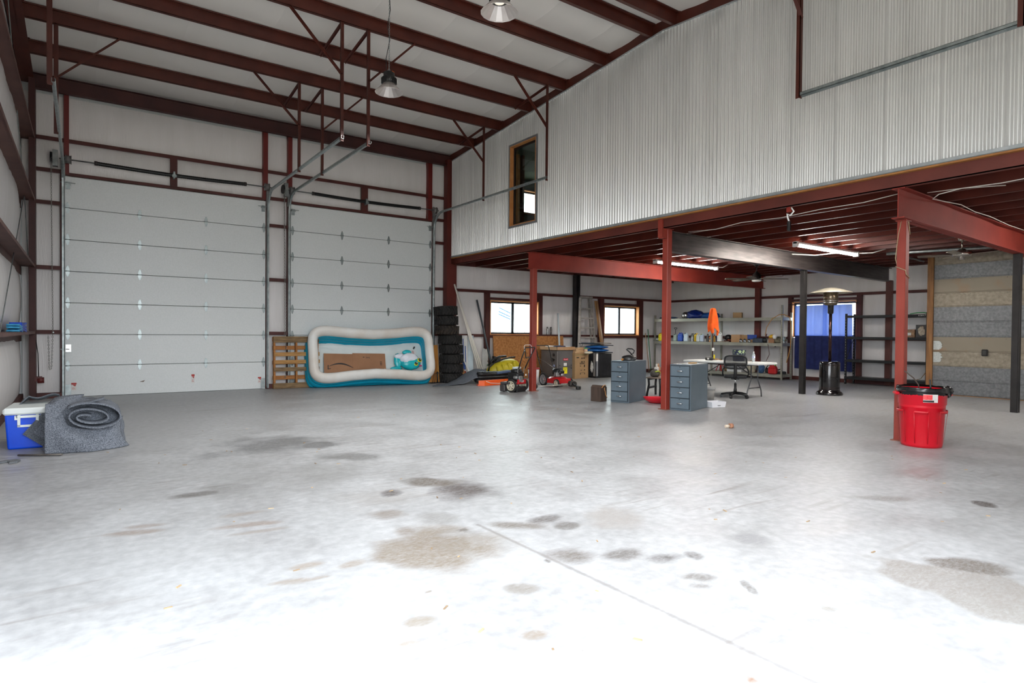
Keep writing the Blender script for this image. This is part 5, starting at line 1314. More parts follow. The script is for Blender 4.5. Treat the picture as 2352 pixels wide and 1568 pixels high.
# low black stool with garden things
t = thing('work_stool', 'low black bench with wooden top behind the filing cabinet', 'bench', (10.0, 8.75, 0), R(25))
MB().box(-.32, .32, -.16, .16, .395, .42).build('top', M('bench_wood', (124,112,100), (140,126,112), 3, .7), t)
for (x, y) in [(-.28, -.12), (.28, -.12), (-.28, .12), (.28, .12)]:
    MB().tube([(x, y, .395), (x*.85, y, .26), (x*1.18, y*1.2, .0)], .024, 6).build('leg', black, t)
for y in (-.13, .13): MB().box(-.27, .27, y-.012, y+.012, .17, .21).build('rail', black, t)
for y in (-.13, .13): MB().box(-.27, .27, y-.012, y+.012, .35, .39).build('apron', black, t)
t = thing('garden_bag', 'grey garden bag with lime trim on the low black bench', 'bag', (9.82, 8.68, .42), R(25))
MB().blob((0, 0, .075), (.15, .09, .085), 14, 10, .2, 2).build('bag', M('bag_grey', (76,72,68), (92,88,82), 20, .8), t)
MB().tube([(-.13, -.06, .12), (-.03, -.085, .13), (.08, -.08, .09), (.13, -.05, .05)], .022, 8, flat=.6).build('trim', M('lime_trim', (186,196,70), None, 5, .7), t)
for (x, y, c1, lab) in [(10.08, 8.86, (226,222,214), 'white jug with red label on the low black bench'), (10.20, 8.92, (206,150,110), 'tan jug at the back of the low black bench')]:
    t = thing('jug', lab, 'jug', (x, y, .42), R(30))
    m = MB(); m.rbox(0, 0, .10, .12, .09, .20, .02); m.cyl((0, 0, .2), (0, 0, .26), .022, 12); m.build('body', M(lab, c1, None, 5, .45), t)
    MB().tube([(.04, 0, .18), (.065, 0, .22), (.03, 0, .245)], .010, 6).build('grip', M(lab, c1), t)
    MB().box(-.05, .05, -.047, -.045, .04, .13).build('label', M('jug_label', (166,70,50), (190,90,66), 20, .5), t)

# ================================================================== folding table, chair and what stands on the table
t = thing('folding_table', 'white plastic folding table with office chair at its side', 'table', (11.24, 7.2, 0), R(3))
m = MB(); m.rbox(.38, .915, .72, .76, 1.83, .045, .015); m.build('tabletop', M('table_white', (224,226,224), (232,234,232), 5, .45), t)
lg = M('table_leg_grey', (88,88,90), (104,104,106), 6, .35, .6)
for y0 in (.30, 1.53):
    for s in (-1, 1):
        MB().tube([(.38+s*.13, y0, .70), (.38+s*.13, y0, .38), (.38+s*.27, y0, .14), (.38+s*.29, y0, .0)], .014, 8).build('leg', lg, t)
    MB().tube([(.38-.235, y0, .20), (.38+.235, y0, .20)], .012, 8).build('crossbar', lg, t)
    MB().tube([(.38, y0, .42), (.38, .915+(y0-.915)*.25, .69)], .009, 6).build('brace', black, t)
    MB().tube([(.38-.13, y0, .42), (.38+.13, y0, .42)], .009, 6).build('brace_bar', black, t)
MB().box(.1, .66, .3, 1.5, .67, .697).build('under_frame', black, t)
t = thing('office_chair', 'black mesh office chair pushed up to the folding table', 'chair', (11.2, 7.70, 0), R(34))
bk = M('chair_black', (26,26,28), (34,34,36), 9, .6)
m = MB()
def seatf(u, v):
    a = 2*PI*u; return (.22*v*math.copysign(abs(math.cos(a))**.6, math.cos(a)), .23*v*math.copysign(abs(math.sin(a))**.6, math.sin(a)), .465-.02*v**3)
m.grid(seatf, 28, 5); m.build('seat', bk, t, solid=.06)
fr = []
for k in range(28):
    a = 2*PI*k/28; y = .215*math.copysign(abs(math.cos(a))**.5, math.cos(a)); z = .755+.135*math.copysign(abs(math.sin(a))**.5, math.sin(a))
    fr.append((-.20-.05*math.cos(y*5), y, z))
MB().tube(fr, .017, 8, closed=True).build('back_frame', bk, t)
m = MB(); m.grid(lambda u, v: (-.20-.05*math.cos((-.2+.4*u)*5), -.2+.4*u, .63+.25*v), 10, 6); m.build('back_mesh', M('chair_mesh', (38,38,42), None, 5, .8, alpha=.72), t)
MB().tube([(-.16, 0, .42), (-.25, 0, .46), (-.265, 0, .72)], [.035, .035, .03], 10).build('back_post', bk, t)
MB().tube([(-.22, -.2, .70), (-.262, 0, .715), (-.22, .2, .70)], .03, 8).build('back_bar', bk, t)
for s in (-1, 1): MB().tube([(-.22, s*.20, .67), (-.02, s*.25, .58), (.14, s*.26, .50), (.16, s*.24, .44)], .014, 6).build('arm', bk, t)
MB().cyl((0, 0, .28), (0, 0, .42), .016, 12).build('gas_lift', chrome, t)
MB().lathe([(0, .10), (.035, .10), (.032, .18), (.026, .20), (.026, .30), (0, .30)], 14).build('lift_cover', black, t)
MB().rbox(-.03, 0, .41, .26, .16, .04, .01).build('tilt_plate', black, t)
for k in range(5):
    a = 2*PI*k/5+.35; c, s = math.cos(a), math.sin(a)
    sp = MB().tube([(0, 0, .10), (.17*c, .17*s, .09), (.28*c, .28*s, .07)], [.03, .024, .018], 8).build('base_arm', black, t)
    MB().cyl((.28*c-.022*s, .28*s+.022*c, .03), (.28*c+.022*s, .28*s-.022*c, .03), .03, 12).build('caster', black, sp)
t = thing('gas_torch', 'black propane torch cylinder lying on the folding table', 'torch', (11.42, 8.62, .7425), R(-70))
MB().lathe([(0, 0), (.03, .0), (.038, .015), (.038, .15), (.02, .18), (0, .18)], 16, T=Matrix.Translation((0, 0, .038)) @ Matrix.Rotation(R(90), 4, 'Y')).build('cylinder', black, t)
MB().box(.05, .09, -.039, -.035, .02, .055).build('label', stick_w, t)
m = MB(); m.cyl((.17, 0, .035), (.27, 0, .03), .014, 8); m.cyl((.26, 0, .03), (.34, 0, .02), .008, 8); m.build('burner', M('brass_burner', (160,116,70), None, 5, .35, .7), t)
MB().rbox(.19, 0, .085, .03, .03, .09, .006).build('yellow_knob', M('knob_yellow', (238,216,24), None, 5, .5), t)
t = thing('patterned_bucket', 'navy patterned bucket standing on the folding table behind the chair', 'bucket', (11.78, 8.02, .7425))
m = MB(); m.lathe([(0, 0), (.12, 0), (.145, .24), (.15, .25), (.14, .25), (.115, .02), (0, .02)], 22); m.build('pail', M('pail_navy', (28,34,58), (40,48,74), 9, .4), t)
m = MB(); m.lathe([(.1365, .15), (.1465, .242)], 22); m.build('printed_band', M('pail_print', (30,40,70), (186,206,150), 26, .4, thr=(.52, .58)), t)
t = thing('water_bottle', 'clear water bottle standing on the folding table', 'bottle', (11.72, 7.62, .7425))
MB().lathe([(0, 0), (.03, 0), (.032, .06), (.029, .08), (.032, .10), (.032, .15), (.014, .19), (.014, .205), (0, .205)], 16).build('bottle', M('clear_pet', (222,232,236), None, 5, .1, alpha=.55), t)
MB().lathe([(.0325, .085), (.0325, .13)], 16).build('label', M('bottle_label', (232,236,240), (90,110,200), 30, .5, thr=(.55, .6)), t)
MB().lathe([(0, .203), (.015, .203), (.015, .22), (0, .22)], 12).build('cap', whitep, t)
# pole with orange jacket
t = thing('clothes_stand', 'dark metal work stand on the folding table holding an orange jacket', 'stand', (11.83, 8.74, .7425))
MB().tube([(0, 0, 0), (0, 0, .42), (0, 0, .70), (.02, 0, 1.10)], .016, 8).build('pole', M('stand_brown', (84,66,58), (60,52,50), 9, .5, .3), t)
MB().rbox(0, 0, .01, .10, .10, .02, .004).build('foot', black, t)
MB().rbox(-.01, -.02, .24, .05, .04, .07, .008).build('white_clip', whitep, t)
MB().tube([(-.01, -.02, .22), (-.04, -.03, .10), (-.03, -.03, .02)], .006, 6).build('cord', black, t)
jk = M('safety_orange', (255,92,12), (255,112,28), 9, .8)
t = thing('orange_jacket', 'bright orange safety jacket draped over the work stand', 'jacket', (11.83, 8.74, 1.40))
def jf(u, v):
    a = 2*PI*u; z = .50*(1-v)
    r_ = .05+.06*math.sin(PI*min(1, v*.72))+.02*v
    r_ += .014*math.sin(5*a+2*v)
    return (r_*math.cos(a)*1.15+.02*v, r_*math.sin(a)*.75, z+.02+.05*math.sin(2*a)*v)
m = MB(); m.grid(jf, 30, 16); m.blob((0, 0, .50), (.05, .045, .03), 14, 8); m.build('body', jk, t, solid=.004)
MB().tube([(-.07, -.04, .22), (-.11, -.05, .10), (-.08, -.05, -.02), (-.06, -.04, -.05)], [.03, .045, .04, .02], 10).build('sleeve', jk, t)
MB().tube([(.10, -.03, .18), (.13, -.04, .02), (.11, -.04, -.10)], [.03, .032, .018], 10).build('sleeve', jk, t)

# ================================================================== patio heater
t = thing('patio_heater', 'black patio heater with wide silver dome beside the black post', 'heater', (13.62, 6.97, 0))
MB().lathe([(0, 0), (.27, 0), (.275, .03), (.25, .07), (.215, .09), (.215, .11), (0, .11)], 32).build('base', blackg, t)
MB().lathe([(.205, .10), (.21, .12), (.21, .70), (.20, .735), (.15, .75), (.0, .752)], 32).build('tank_housing', blackg, t)
m = MB()
for z in (.13, .66, .16): m.lathe([(.211, z), (.2145, z+.006), (.211, z+.012)], 32)
m.build('band', M('band_bronze', (60,48,48), None, 5, .2, .6), t)
MB().cyl((0, 0, .75), (0, 0, 1.84), .032, 18).build('pole', M('pole_bronze', (60,42,40), (72,52,48), 3, .14, .8), t)
MB().lathe([(.035, 1.80), (.06, 1.82), (.062, 1.98), (.07, 2.0), (0, 2.0)], 20).build('valve_box', blackg, t)
hm = M('steel_mesh', (150,134,112), (110,98,84), 40, .28, .9)
MB().lathe([(.07, 1.99), (.12, 2.0), (.135, 2.03), (.14, 2.07), (.15, 2.075), (.15, 2.28), (.14, 2.285), (0, 2.285)], 28).build('emitter', hm, t)
m = MB()
for z in (2.045, 2.085): m.lathe([(.148, z), (.155, z+.01), (.148, z+.02)], 28)
m.build('emitter_ring', chrome, t)
MB().lathe([(.43, 2.265), (.42, 2.28), (.28, 2.33), (.12, 2.375), (0, 2.385)], 36).build('dome', M('dome_alu', (226,218,198), (214,204,184), 3, .35, .6), t, solid=.004)
for s in range(3):
    a = 2*PI*s/3; MB().cyl((.13*math.cos(a), .13*math.sin(a), 2.28), (.13*math.cos(a), .13*math.sin(a), 2.36), .008, 6).build('dome_strut', chrome, t)
for a in (R(200), R(250)): MB().cyl((.24*math.cos(a), .24*math.sin(a), .028), (.27*math.cos(a), .27*math.sin(a), .028), .026, 10).build('wheel', black, t)

# ================================================================== grey steel shelving and its load
ST = Matrix.Translation((16.72, 9.95, 0)) @ Matrix.Rotation(R(5.7), 4, 'Z')        # local y runs along the shelf, x into its depth
shm = M('shelf_grey', (150,148,136), (166,164,152), 4, .45, .3)
t = thing('steel_shelving', 'long grey steel shelving full of bottles along the right wall', 'shelf'); t.matrix_world = ST
def perf(x, y, z1):
    m = MB(); m.box(x, x+.045, y-.004, y+.004, 0, z1); m.box(x-.004, x+.004, y, y+.045, 0, z1); o = m.build('upright', shm, t)
    h = MB(); n = int(z1/.05)
    for k in range(n):
        h.box(x-.0055, x+.0, y+.016, y+.03, .03+.05*k, .05+.05*k); h.box(x+.016, x+.03, y-.0055, y, .03+.05*k, .05+.05*k)
    q = h.build('slots', M('slot_dark', (70,68,62), None, 5, .7), o); q['kind'] = 'stuff'
for (x, y, z1) in [(0, 0, 2.20), (0, 2.28, 2.12), (0, 4.46, 1.97), (.60, 0, 2.0), (.60, 2.28, 2.0), (.60, 4.40, 1.97)]: perf(x, y, z1)
for z in (.165, 1.085, 1.845):
    for (y0, y1) in [(.02, 2.28), (2.32, 4.46)]:
        m = MB(); m.box(.0, .60, y0, y1, z-.006, z); m.box(-.008, .004, y0-.02, y1+.02, z-.095, z); m.box(.596, .606, y0, y1, z-.08, z); m.build('shelf_board', shm, t)
    for y in (.0, 4.46): MB().box(0, .6, y-.004, y+.008, z-.09, z).build('end_rail', shm, t)
def at(y, x, z): return ST @ Vector((x, y, z))
SR = R(5.7+90)       # things face the hall with local -y
Z2, Z3, Z1 = 1.0855, 1.8455, .1655
def jugb(y, x, h, w_, c, lab, capc=(30,30,32), labc=None, kind='jug', d=.10):
    """moulded handle jug: body, loop handle, cap, label"""
    t = thing(kind, lab, kind.replace('_', ' '), at(y, x, Z2), SR-PI)
    m = MB(); m.rbox(0, 0, h*.36, w_, d, h*.72, .018)
    m.prism([(-w_*.48, h*.70), (w_*.48, h*.70), (w_*.40, h*.82), (-w_*.05, h*.90), (-w_*.40, h*.84)], -d*.38, d*.38, ax='y'); m.build('body', M(lab, c, tuple(min(255, v+14) for v in c), 6, .4), t)
    MB().tube([(w_*.42, 0, h*.72), (w_*.40, 0, h*.92), (w_*.12, 0, h*.99), (-.02, 0, h*.90)], .014, 8).build('handle', M(lab, c), t)
    MB().cyl((-w_*.22, 0, h*.86), (-w_*.22, 0, h*1.0), .022, 12).build('cap', M('cap_%d_%d_%d' % capc, capc, None, 5, .5), t)
    if labc: MB().box(-w_*.40, w_*.40, d/2, d/2+.003, h*.12, h*.55).build('label', M('label '+lab, labc[0], labc[1], 22, .5, thr=(.48, .54)), t)
    return t
def bottle(y, x, h, r_, c, lab, capc=(230,230,228), band=None, kind='bottle', cap_h=.04):
    t = thing(kind, lab, kind.replace('_', ' '), at(y, x, Z2), SR)
    MB().lathe([(0, 0), (r_*.95, 0), (r_, .01), (r_, h*.66), (r_*.8, h*.76), (r_*.35, h*.86), (r_*.35, h-.02), (0, h-.02)], 16).build('body', M(lab, c, tuple(min(255, v+14) for v in c), 8, .35), t)
    MB().lathe([(0, h-.02), (r_*.42, h-.02), (r_*.42, h+cap_h-.02), (0, h+cap_h-.02)], 12).build('cap', M('cap_%d_%d_%d' % capc, capc, None, 5, .5), t)
    if band: MB().lathe([(r_+.001, h*.12), (r_+.001, h*.56)], 16).build('label', M('band '+lab, band[0], band[1], 26, .5, thr=(.48, .54)), t)
    return t
for k in range(4): bottle(4.53-.055*k, .05, .17, .024, (40,60,44), 'short dark can at the left end of the bottle shelf', (30,36,30), ((226,228,222), (40,80,60)), 'can').__setitem__('group', 'small cans at the shelf end')
jugb(4.27, .06, .27, .15, (236,220,28), 'bright yellow jug with red cap on the bottle shelf', (206,60,50), ((236,226,60), (170,110,40)))
t = jugb(3.72, .12, .24, .13, (150,164,150), 'pump sprayer jug with black loop handle on the bottle shelf', (24,24,26), ((60,96,66), (206,212,204)), 'sprayer')
MB().tube([(0, 0, .22), (0, 0, .40), (-.05, 0, .42), (-.05, 0, .45), (.05, 0, .45), (.05, 0, .42), (0, 0, .40)], .010, 6).build('pump_handle', black, t)
jugb(3.52, .12, .29, .18, (10,66,176), 'royal blue jug with green label on the bottle shelf', (16,60,160), ((96,160,86), (240,236,210)))
jugb(3.30, .12, .28, .15, (206,220,232), 'pale blue white jug next to the royal blue jug', (90,96,104), ((190,206,222), (240,244,248)))
jugb(3.16, .30, .27, .14, (120,122,128), 'grey jug half hidden behind the pale jug', (90,96,104))
bottle(3.06, .10, .18, .028, (232,234,234), 'slim white bottle on the bottle shelf', (226,228,228), ((214,218,222), (160,170,190)))
jugb(2.98, .22, .27, .14, (236,196,40), 'yellow handled jug behind the slim white bottle', (70,60,50), ((60,90,150), (236,206,60)))
jugb(2.84, .12, .24, .12, (214,218,216), 'frosted clear jug in the middle of bottle shelf', (226,228,226), ((206,212,206), (232,234,230)))
jugb(2.70, .12, .25, .12, (198,212,232), 'pale jug with blue print and green cap', (130,160,60), ((120,150,206), (228,234,242)))
bottle(2.62, .30, .23, .04, (96,92,88), 'tall grey bottle behind the jugs', (60,60,62))
bottle(2.56, .22, .24, .035, (150,148,144), 'dusty pale bottle beside the tall grey bottle', (60,60,62))
bottle(2.50, .14, .23, .030, (70,70,74), 'charcoal bottle beside the orange pump bottle', (60,60,62))
t = bottle(2.38, .10, .21, .052, (244,120,36), 'orange hand cleaner pump bottle on the bottle shelf', (244,120,36), ((60,50,44), (240,200,150)))
MB().tube([(0, 0, .20), (0, 0, .26), (.0, -.05, .265)], .012, 6).build('pump', M('pump_orange', (248,104,24), None, 5, .5), t)
bottle(2.27, .14, .22, .032, (196,140,30), 'amber oil bottle right of the orange pump bottle', (60,50,90))
bottle(2.22, .22, .24, .032, (44,52,104), 'indigo bottle behind the amber oil bottle', (40,40,90))
jugb(2.06, .10, .31, .15, (236,238,236), 'tall white jug with black print near the shelf middle', (24,24,26), ((236,238,236), (60,60,50)))
t = thing('helmet', 'dark helmet resting on the bottle shelf behind the jacket stand', 'helmet', at(1.86, .28, Z2+.06)); MB().blob((0, 0, .08), (.13, .12, .10), 18, 10).build('shell', black, t); MB().tube([(-.12, -.06, .02), (-.02, -.13, .01), (.1, -.08, .02)], .012, 6).build('visor', M('visor_orange', (190,80,40), None, 5, .4), t); MB().rbox(0, 0, -.03, .22, .2, .055, .01).build('stand_box', M('box_dark_red', (90,44,36), None, 5, .7), t)
tag(MB().rbox(0, 0, .012, .40, .06, .024, .004).build('wiper_blade', M('tan_bar', (176,160,140), (120,110,100), 20, .6), None, loc=at(1.92, .06, Z2), rz=SR), 'flat tan bar lying at the front of the bottle shelf', 'bar')
t = thing('shipping_box', 'brown shipping box with red label on the bottle shelf', 'box', at(1.50, .18, Z2), SR-PI)
MB().rbox(0, 0, .12, .30, .24, .24, .004).build('carton', cbl, t); s = MB().box(.03, .12, .121, .124, .08, .20).build('label', stick_w, t); MB().box(.045, .105, .124, .126, .10, .18).build('label_print', stick_r, s); MB().box(.05, .1, .121, .123, .205, .22).build('yellow_tab', M('tab_yellow', (222,206,60), None, 5, .6), t)
t = thing('small_carton', 'second smaller brown box behind the shipping box', 'box', at(1.26, .26, Z2), SR); MB().rbox(0, 0, .115, .20, .2, .23, .004).build('carton', cbc, t); MB().prism([(-.04, .08), (.04, .08), (0, .16)], -.104, -.101, ax='y').build('triangle_print', M('print_pale', (216,206,190), None, 5, .6), t)
for (y, c, lab) in [(1.33, (36,38,40), 'black ink tub in front of the brown boxes'), (1.20, (60,72,88), 'slate tub with pale label in front of the brown boxes'), (1.06, (30,32,36), 'dark tub with white label beside the blue box')]:
    bottle(y, .07, .12, .042, c, lab, (26,28,30), ((206,212,216), c), 'tub', .015)
t = thing('printed_box', 'blue and red printed box on the bottle shelf', 'box', at(1.06, .24, Z2+.10), SR); MB().rbox(0, 0, .07, .24, .16, .14, .003).build('carton', M('box_blue', (36,66,150), (48,80,166), 9, .5), t); m = MB(); m.prism([(-.1, .0), (.04, .0), (-.02, .09)], -.083, -.080, ax='y'); m.build('front_print', M('print_mix', (222,216,120), (226,226,220), 9, .5), t); MB().box(.05, .12, -.084, -.080, .02, .12).build('red_print', stick_r, t); MB().rbox(0, .0, -.05, .26, .18, .098, .004).build('lower_box', cbc, t)
t = thing('tool_case', 'black and blue tool case on the bottle shelf', 'case', at(.80, .14, Z2), SR); MB().rbox(0, 0, .07, .30, .14, .14, .012).build('case', M('case_slate', (40,46,58), (64,74,90), 14, .5), t); MB().tube([(-.06, 0, .14), (-.05, 0, .165), (.05, 0, .165), (.06, 0, .14)], .008, 6).build('handle', black, t)
t = thing('pencil_cup', 'black cup holding a red tool on the bottle shelf', 'cup', at(.58, .12, Z2), SR); MB().lathe([(0, 0), (.06, 0), (.065, .15), (.058, .15), (.055, .01), (0, .01)], 16).build('cup', black, t); MB().tube([(.01, 0, .05), (-.05, 0, .27)], .016, 6).build('tool', M('tool_maroon', (74,34,44), None, 5, .5), t)
t = thing('kraft_box', 'small kraft box under the yellow gloves', 'box', at(.36, .12, Z2), SR); MB().rbox(0, 0, .07, .17, .14, .14, .004).build('carton', cbm, t)
t = thing('work_gloves', 'yellow leather work gloves on the small kraft box', 'gloves', at(.37, .14, Z2+.14), SR)
MB().blob((0, 0, .05), (.10, .07, .055), 14, 10, .35, 3).build('palm', M('glove_yellow', (226,168,28), (240,188,44), 9, .7), t)
for k in range(4): MB().tube([(-.05+.03*k, 0, .08), (-.07+.035*k, -.01, .13-.015*k)], [.016, .012], 8).build('finger', M('glove_yellow', (226,168,28)), t)
t = thing('camo_bag', 'dark camouflage bag on the right end of the bottle shelf', 'bag', at(.16, .16, Z2), SR); MB().blob((0, 0, .085), (.20, .12, .10), 18, 12, .3, 8).build('bag', M('camo', (44,46,36), (120,112,92), 12, .85, thr=(.42, .58)), t); MB().tube([(.17, -.08, .10), (.20, -.13, .04), (.19, -.14, -.12)], .022, 6, flat=.35).build('strap', black, t)
tag(MB().blob(tuple(at(.26, .06, Z2+.19)), (.05, .06, .075), 12, 8, .2, 2).build('white_rag', whitep), 'bright white rag on the camouflage bag', 'rag')
bottle(.02, .10, .20, .035, (206,226,230), 'white and teal spray bottle at the right shelf end', (244,244,244), ((230,236,236), (60,150,160)), 'spray_bottle', .05)
t = thing('paper_sheet', 'white paper sheet standing at the right shelf end', 'paper', at(-.0, .16, Z2), SR); MB().box(-.05, .05, -.002, .002, .18, .34).build('sheet', whitep, t); MB().box(-.03, .03, -.02, .02, .0, .19).build('holder', M('holder_grey', (120,124,120), None, 5, .6), t)
# top shelf
t = thing('kraft_carton', 'small brown carton alone on the top shelf', 'box', at(1.52, .22, Z3), SR+R(18)); MB().rbox(0, 0, .085, .26, .20, .17, .004).build('carton', cbc, t); MB().box(-.11, -.06, -.103, -.10, .09, .12).build('label', stick_w, t)
tag(MB().blob(tuple(at(3.02, .26, Z3+.11)), (.22, .36, .145), 26, 14, .45, 5).build('crumpled_tarp', M('tarp_navy', (16,34,104), (28,52,134), 7, .3, 0, .5, 16)), 'shiny navy tarp crumpled on the top shelf', 'tarp')
tag(MB().blob(tuple(at(2.50, .22, Z3+.085)), (.18, .34, .10), 24, 10, .3, 8).build('crumpled_tarp', M('tarp_royal', (16,70,140), (26,86,160), 8, .45)), 'royal blue tarp rolled on the top shelf beside navy tarp', 'tarp')
tag(MB().blob(tuple(at(4.1, .25, Z3+.035)), (.2, .36, .04), 18, 8, .3, 3).build('flat_tarp', M('tarp_slate', (38,62,92), (52,80,112), 8, .6)), 'slate blue tarp lying flat at the far end of top shelf', 'tarp')
t = thing('clamp_lamp', 'silver clamp lamp reflector on the top shelf beside the navy tarp', 'lamp', at(3.36, .10, Z3+.13))
MB().lathe([(0, .05), (.04, .05), (.10, .0), (.135, -.07), (.13, -.07), (.095, .0), (.035, .04)], 24, T=Matrix.Rotation(R(-70), 4, 'Y') @ Matrix.Rotation(R(15), 4, 'X')).build('reflector', M('lamp_alu', (206,204,200), None, 5, .22, .9), t); MB().tube([(.05, 0, -.02), (.0, .1, -.1), (-.02, .2, -.12)], .006, 6).build('cord', galvd, t)
# bottom shelf
t = thing('jack_stand', 'red jack stand on the bottom shelf under the table', 'jack stand', at(2.02, .10, Z1))
for (sx, sy) in ((-1,-1),(1,-1),(-1,1),(1,1)): MB().tube([(sx*.10, sy*.10, 0), (sx*.025, sy*.025, .26)], .014, 6).build('leg', mred, t)
m = MB(); m.cyl((0, 0, .2), (0, 0, .34), .02, 8); m.tube([(-.06, 0, .37), (0, 0, .34), (.06, 0, .37)], .016, 6); m.build('saddle', black, t)
bx = thing('white_carton', 'white printed carton on the bottom shelf behind the chair', 'carton', at(1.52, .12, Z1), SR+R(6)); MB().rbox(0, 0, .16, .46, .22, .32, .006).build('carton', M('carton_white', (196,198,200), (206,208,210), 5, .6), bx)
text3d('lettering', 'Bounty', .11, face(-.02, -.1115, .17, (1,0,0), (0,0,1)), M('print_slate', (84,92,104), None, 5, .6), bx, .30)
tag(MB().blob(tuple(at(1.84, .16, Z1+.14)), (.08, .10, .15), 14, 10, .35, 4).build('brown_sack', M('sack_brown', (110,90,64), (160,136,96), 12, .8)), 'brown sack between jack stand and white carton', 'sack')
tag(MB().blob(tuple(at(1.0, .16, Z1+.17)), (.13, .14, .18), 16, 10, .35, 5).build('canvas_bag', M('canvas_tan', (160,152,134), (184,176,158), 9, .85)), 'tan canvas bag on the bottom shelf behind the chair', 'bag')
tag(MB().blob(tuple(at(.72, .16, Z1+.15)), (.10, .12, .16), 16, 10, .3, 6).build('denim_bundle', M('denim', (56,86,126), (76,108,150), 14, .85)), 'denim blue bundle on the bottom shelf', 'bundle')
t = thing('chainsaw', 'black chainsaw with orange body and long bar on the bottom shelf', 'chainsaw', at(.42, .12, Z1), SR)
MB().rbox(0, 0, .09, .26, .14, .15, .03).build('body', black, t); MB().rbox(-.02, -.07, .07, .12, .05, .10, .02).build('clutch_cover', M('saw_orange', (196,110,30), None, 5, .5), t); MB().tube([(-.1, 0, .16), (-.05, 0, .26), (.06, 0, .25), (.12, 0, .15)], .014, 8).build('handle', black, t); MB().tube([(-.2, .0, .1), (-.36, .0, .16)], .02, 6).build('rear_handle', black, t)
t = thing('gas_can', 'red plastic gas can with green spout on the bottom shelf', 'gas can', at(.26, -.02, Z1), SR)
m = MB(); m.rbox(0, 0, .10, .24, .18, .20, .03); m.prism([(-.11, .19), (.11, .19), (.04, .25), (-.06, .26)], -.07, .07, ax='y'); m.build('body', mred, t)
MB().tube([(-.02, 0, .25), (.02, 0, .29), (.09, 0, .24)], .016, 8).build('handle', mred, t); MB().tube([(-.06, 0, .25), (-.09, 0, .31), (-.12, 0, .33)], .016, 8).build('spout', M('spout_green', (96,200,60), None, 5, .5), t); MB().box(-.10, -.02, -.093, -.09, .06, .16).build('label', M('gas_label', (206,214,210), (70,80,84), 22, .5, thr=(.5, .56)), t)
t = thing('saw_scabbard', 'long black chainsaw bar cover beside the gas can', 'scabbard', at(.0, .04, Z1), SR); MB().rbox(.06, 0, .05, .34, .05, .09, .02).build('sleeve', black, t)
# hose hung over the shelf upright
def hs(y, x, z): return at(y, x, z)
tag(MB().tube([hs(.50, -.03, 1.30), hs(.46, -.03, 1.55), hs(.30, -.035, 1.80), hs(.08, -.04, 1.92), hs(-.06, -.03, 1.92), hs(-.22, -.02, 1.84), hs(-.27, -.02, 1.5), hs(-.25, -.02, 1.0), hs(-.20, -.02, .75), hs(-.14, -.02, .52)], .011, 6).build('orange_hose', M('hose_amber', (196,138,60), (176,120,50), 9, .5)), 'amber rubber hose looped over the shelving upright', 'hose')
tag(MB().tube([hs(.42, -.03, 1.05), hs(.38, -.04, .9), hs(.36, -.04, .75), hs(.46, -.03, .55)], .010, 6).build('strap_end', M('strap_brown', (92,70,70), None, 5, .8)), 'dark strap dangling below the bottle shelf', 'strap')

# ================================================================== curtain at the right window
t = thing('curtain', 'blue and navy curtain hanging over the right wall window', 'curtain'); t.matrix_world = RW
def cur(z0, z1):
    def fn(u, v):
        y = 9.96-1.60*u-.06*(1-v)*u*.4; z = z0+(z1-z0)*v
        return (17.47+.022*math.sin(u*44)+.012*math.sin(u*17+2)+.006*noise.noise(Vector((u*9, z*2, 1))), y, z-.03*u*(1 if z0 < 1 else 0)*(1-v))
    return fn
ct = bpy.data.materials.new('curtain_sheer_blue'); ct.use_nodes = True
_nt = ct.node_tree; _b = _nt.nodes['Principled BSDF']; _b.inputs['Base Color'].default_value = lin((92,118,214)); _b.inputs['Roughness'].default_value = .9
_tl = _nt.nodes.new('ShaderNodeBsdfTranslucent'); _tl.inputs[0].default_value = lin((110,138,228)); _mx = _nt.nodes.new('ShaderNodeMixShader'); _mx.inputs[0].default_value = .16
_tp = _nt.nodes.new('ShaderNodeBsdfTransparent'); _m2 = _nt.nodes.new('ShaderNodeMixShader'); _m2.inputs[0].default_value = .012
_nt.links.new(_b.outputs[0], _mx.inputs[1]); _nt.links.new(_tl.outputs[0], _mx.inputs[2]); _nt.links.new(_mx.outputs[0], _m2.inputs[1]); _nt.links.new(_tp.outputs[0], _m2.inputs[2]); _nt.links.new(_m2.outputs[0], _nt.nodes['Material Output'].inputs[0])
MB().grid(cur(1.31, 2.20), 150, 8).build('upper_panel', ct, t)
MB().grid(cur(.34, 1.31), 150, 8).build('lower_panel', M('curtain_navy', (28,36,86), (36,46,102), 9, .9), t)
MB().cyl((17.47, 8.2, 2.235), (17.47, 10.15, 2.235), .011, 8).build('rod', black, t)
rg = None
for k in range(12):
    y = 9.92-1.52*k/11
    if rg is None: rg = MB().tube([(.018*math.cos(a), 0, .018*math.sin(a)) for a in [2*PI*j/10 for j in range(10)]], .004, 5, closed=True).build('ring', chrome, t); o = rg
    else: o = inst(rg, t)
    o.location = (17.47, y, 2.225)

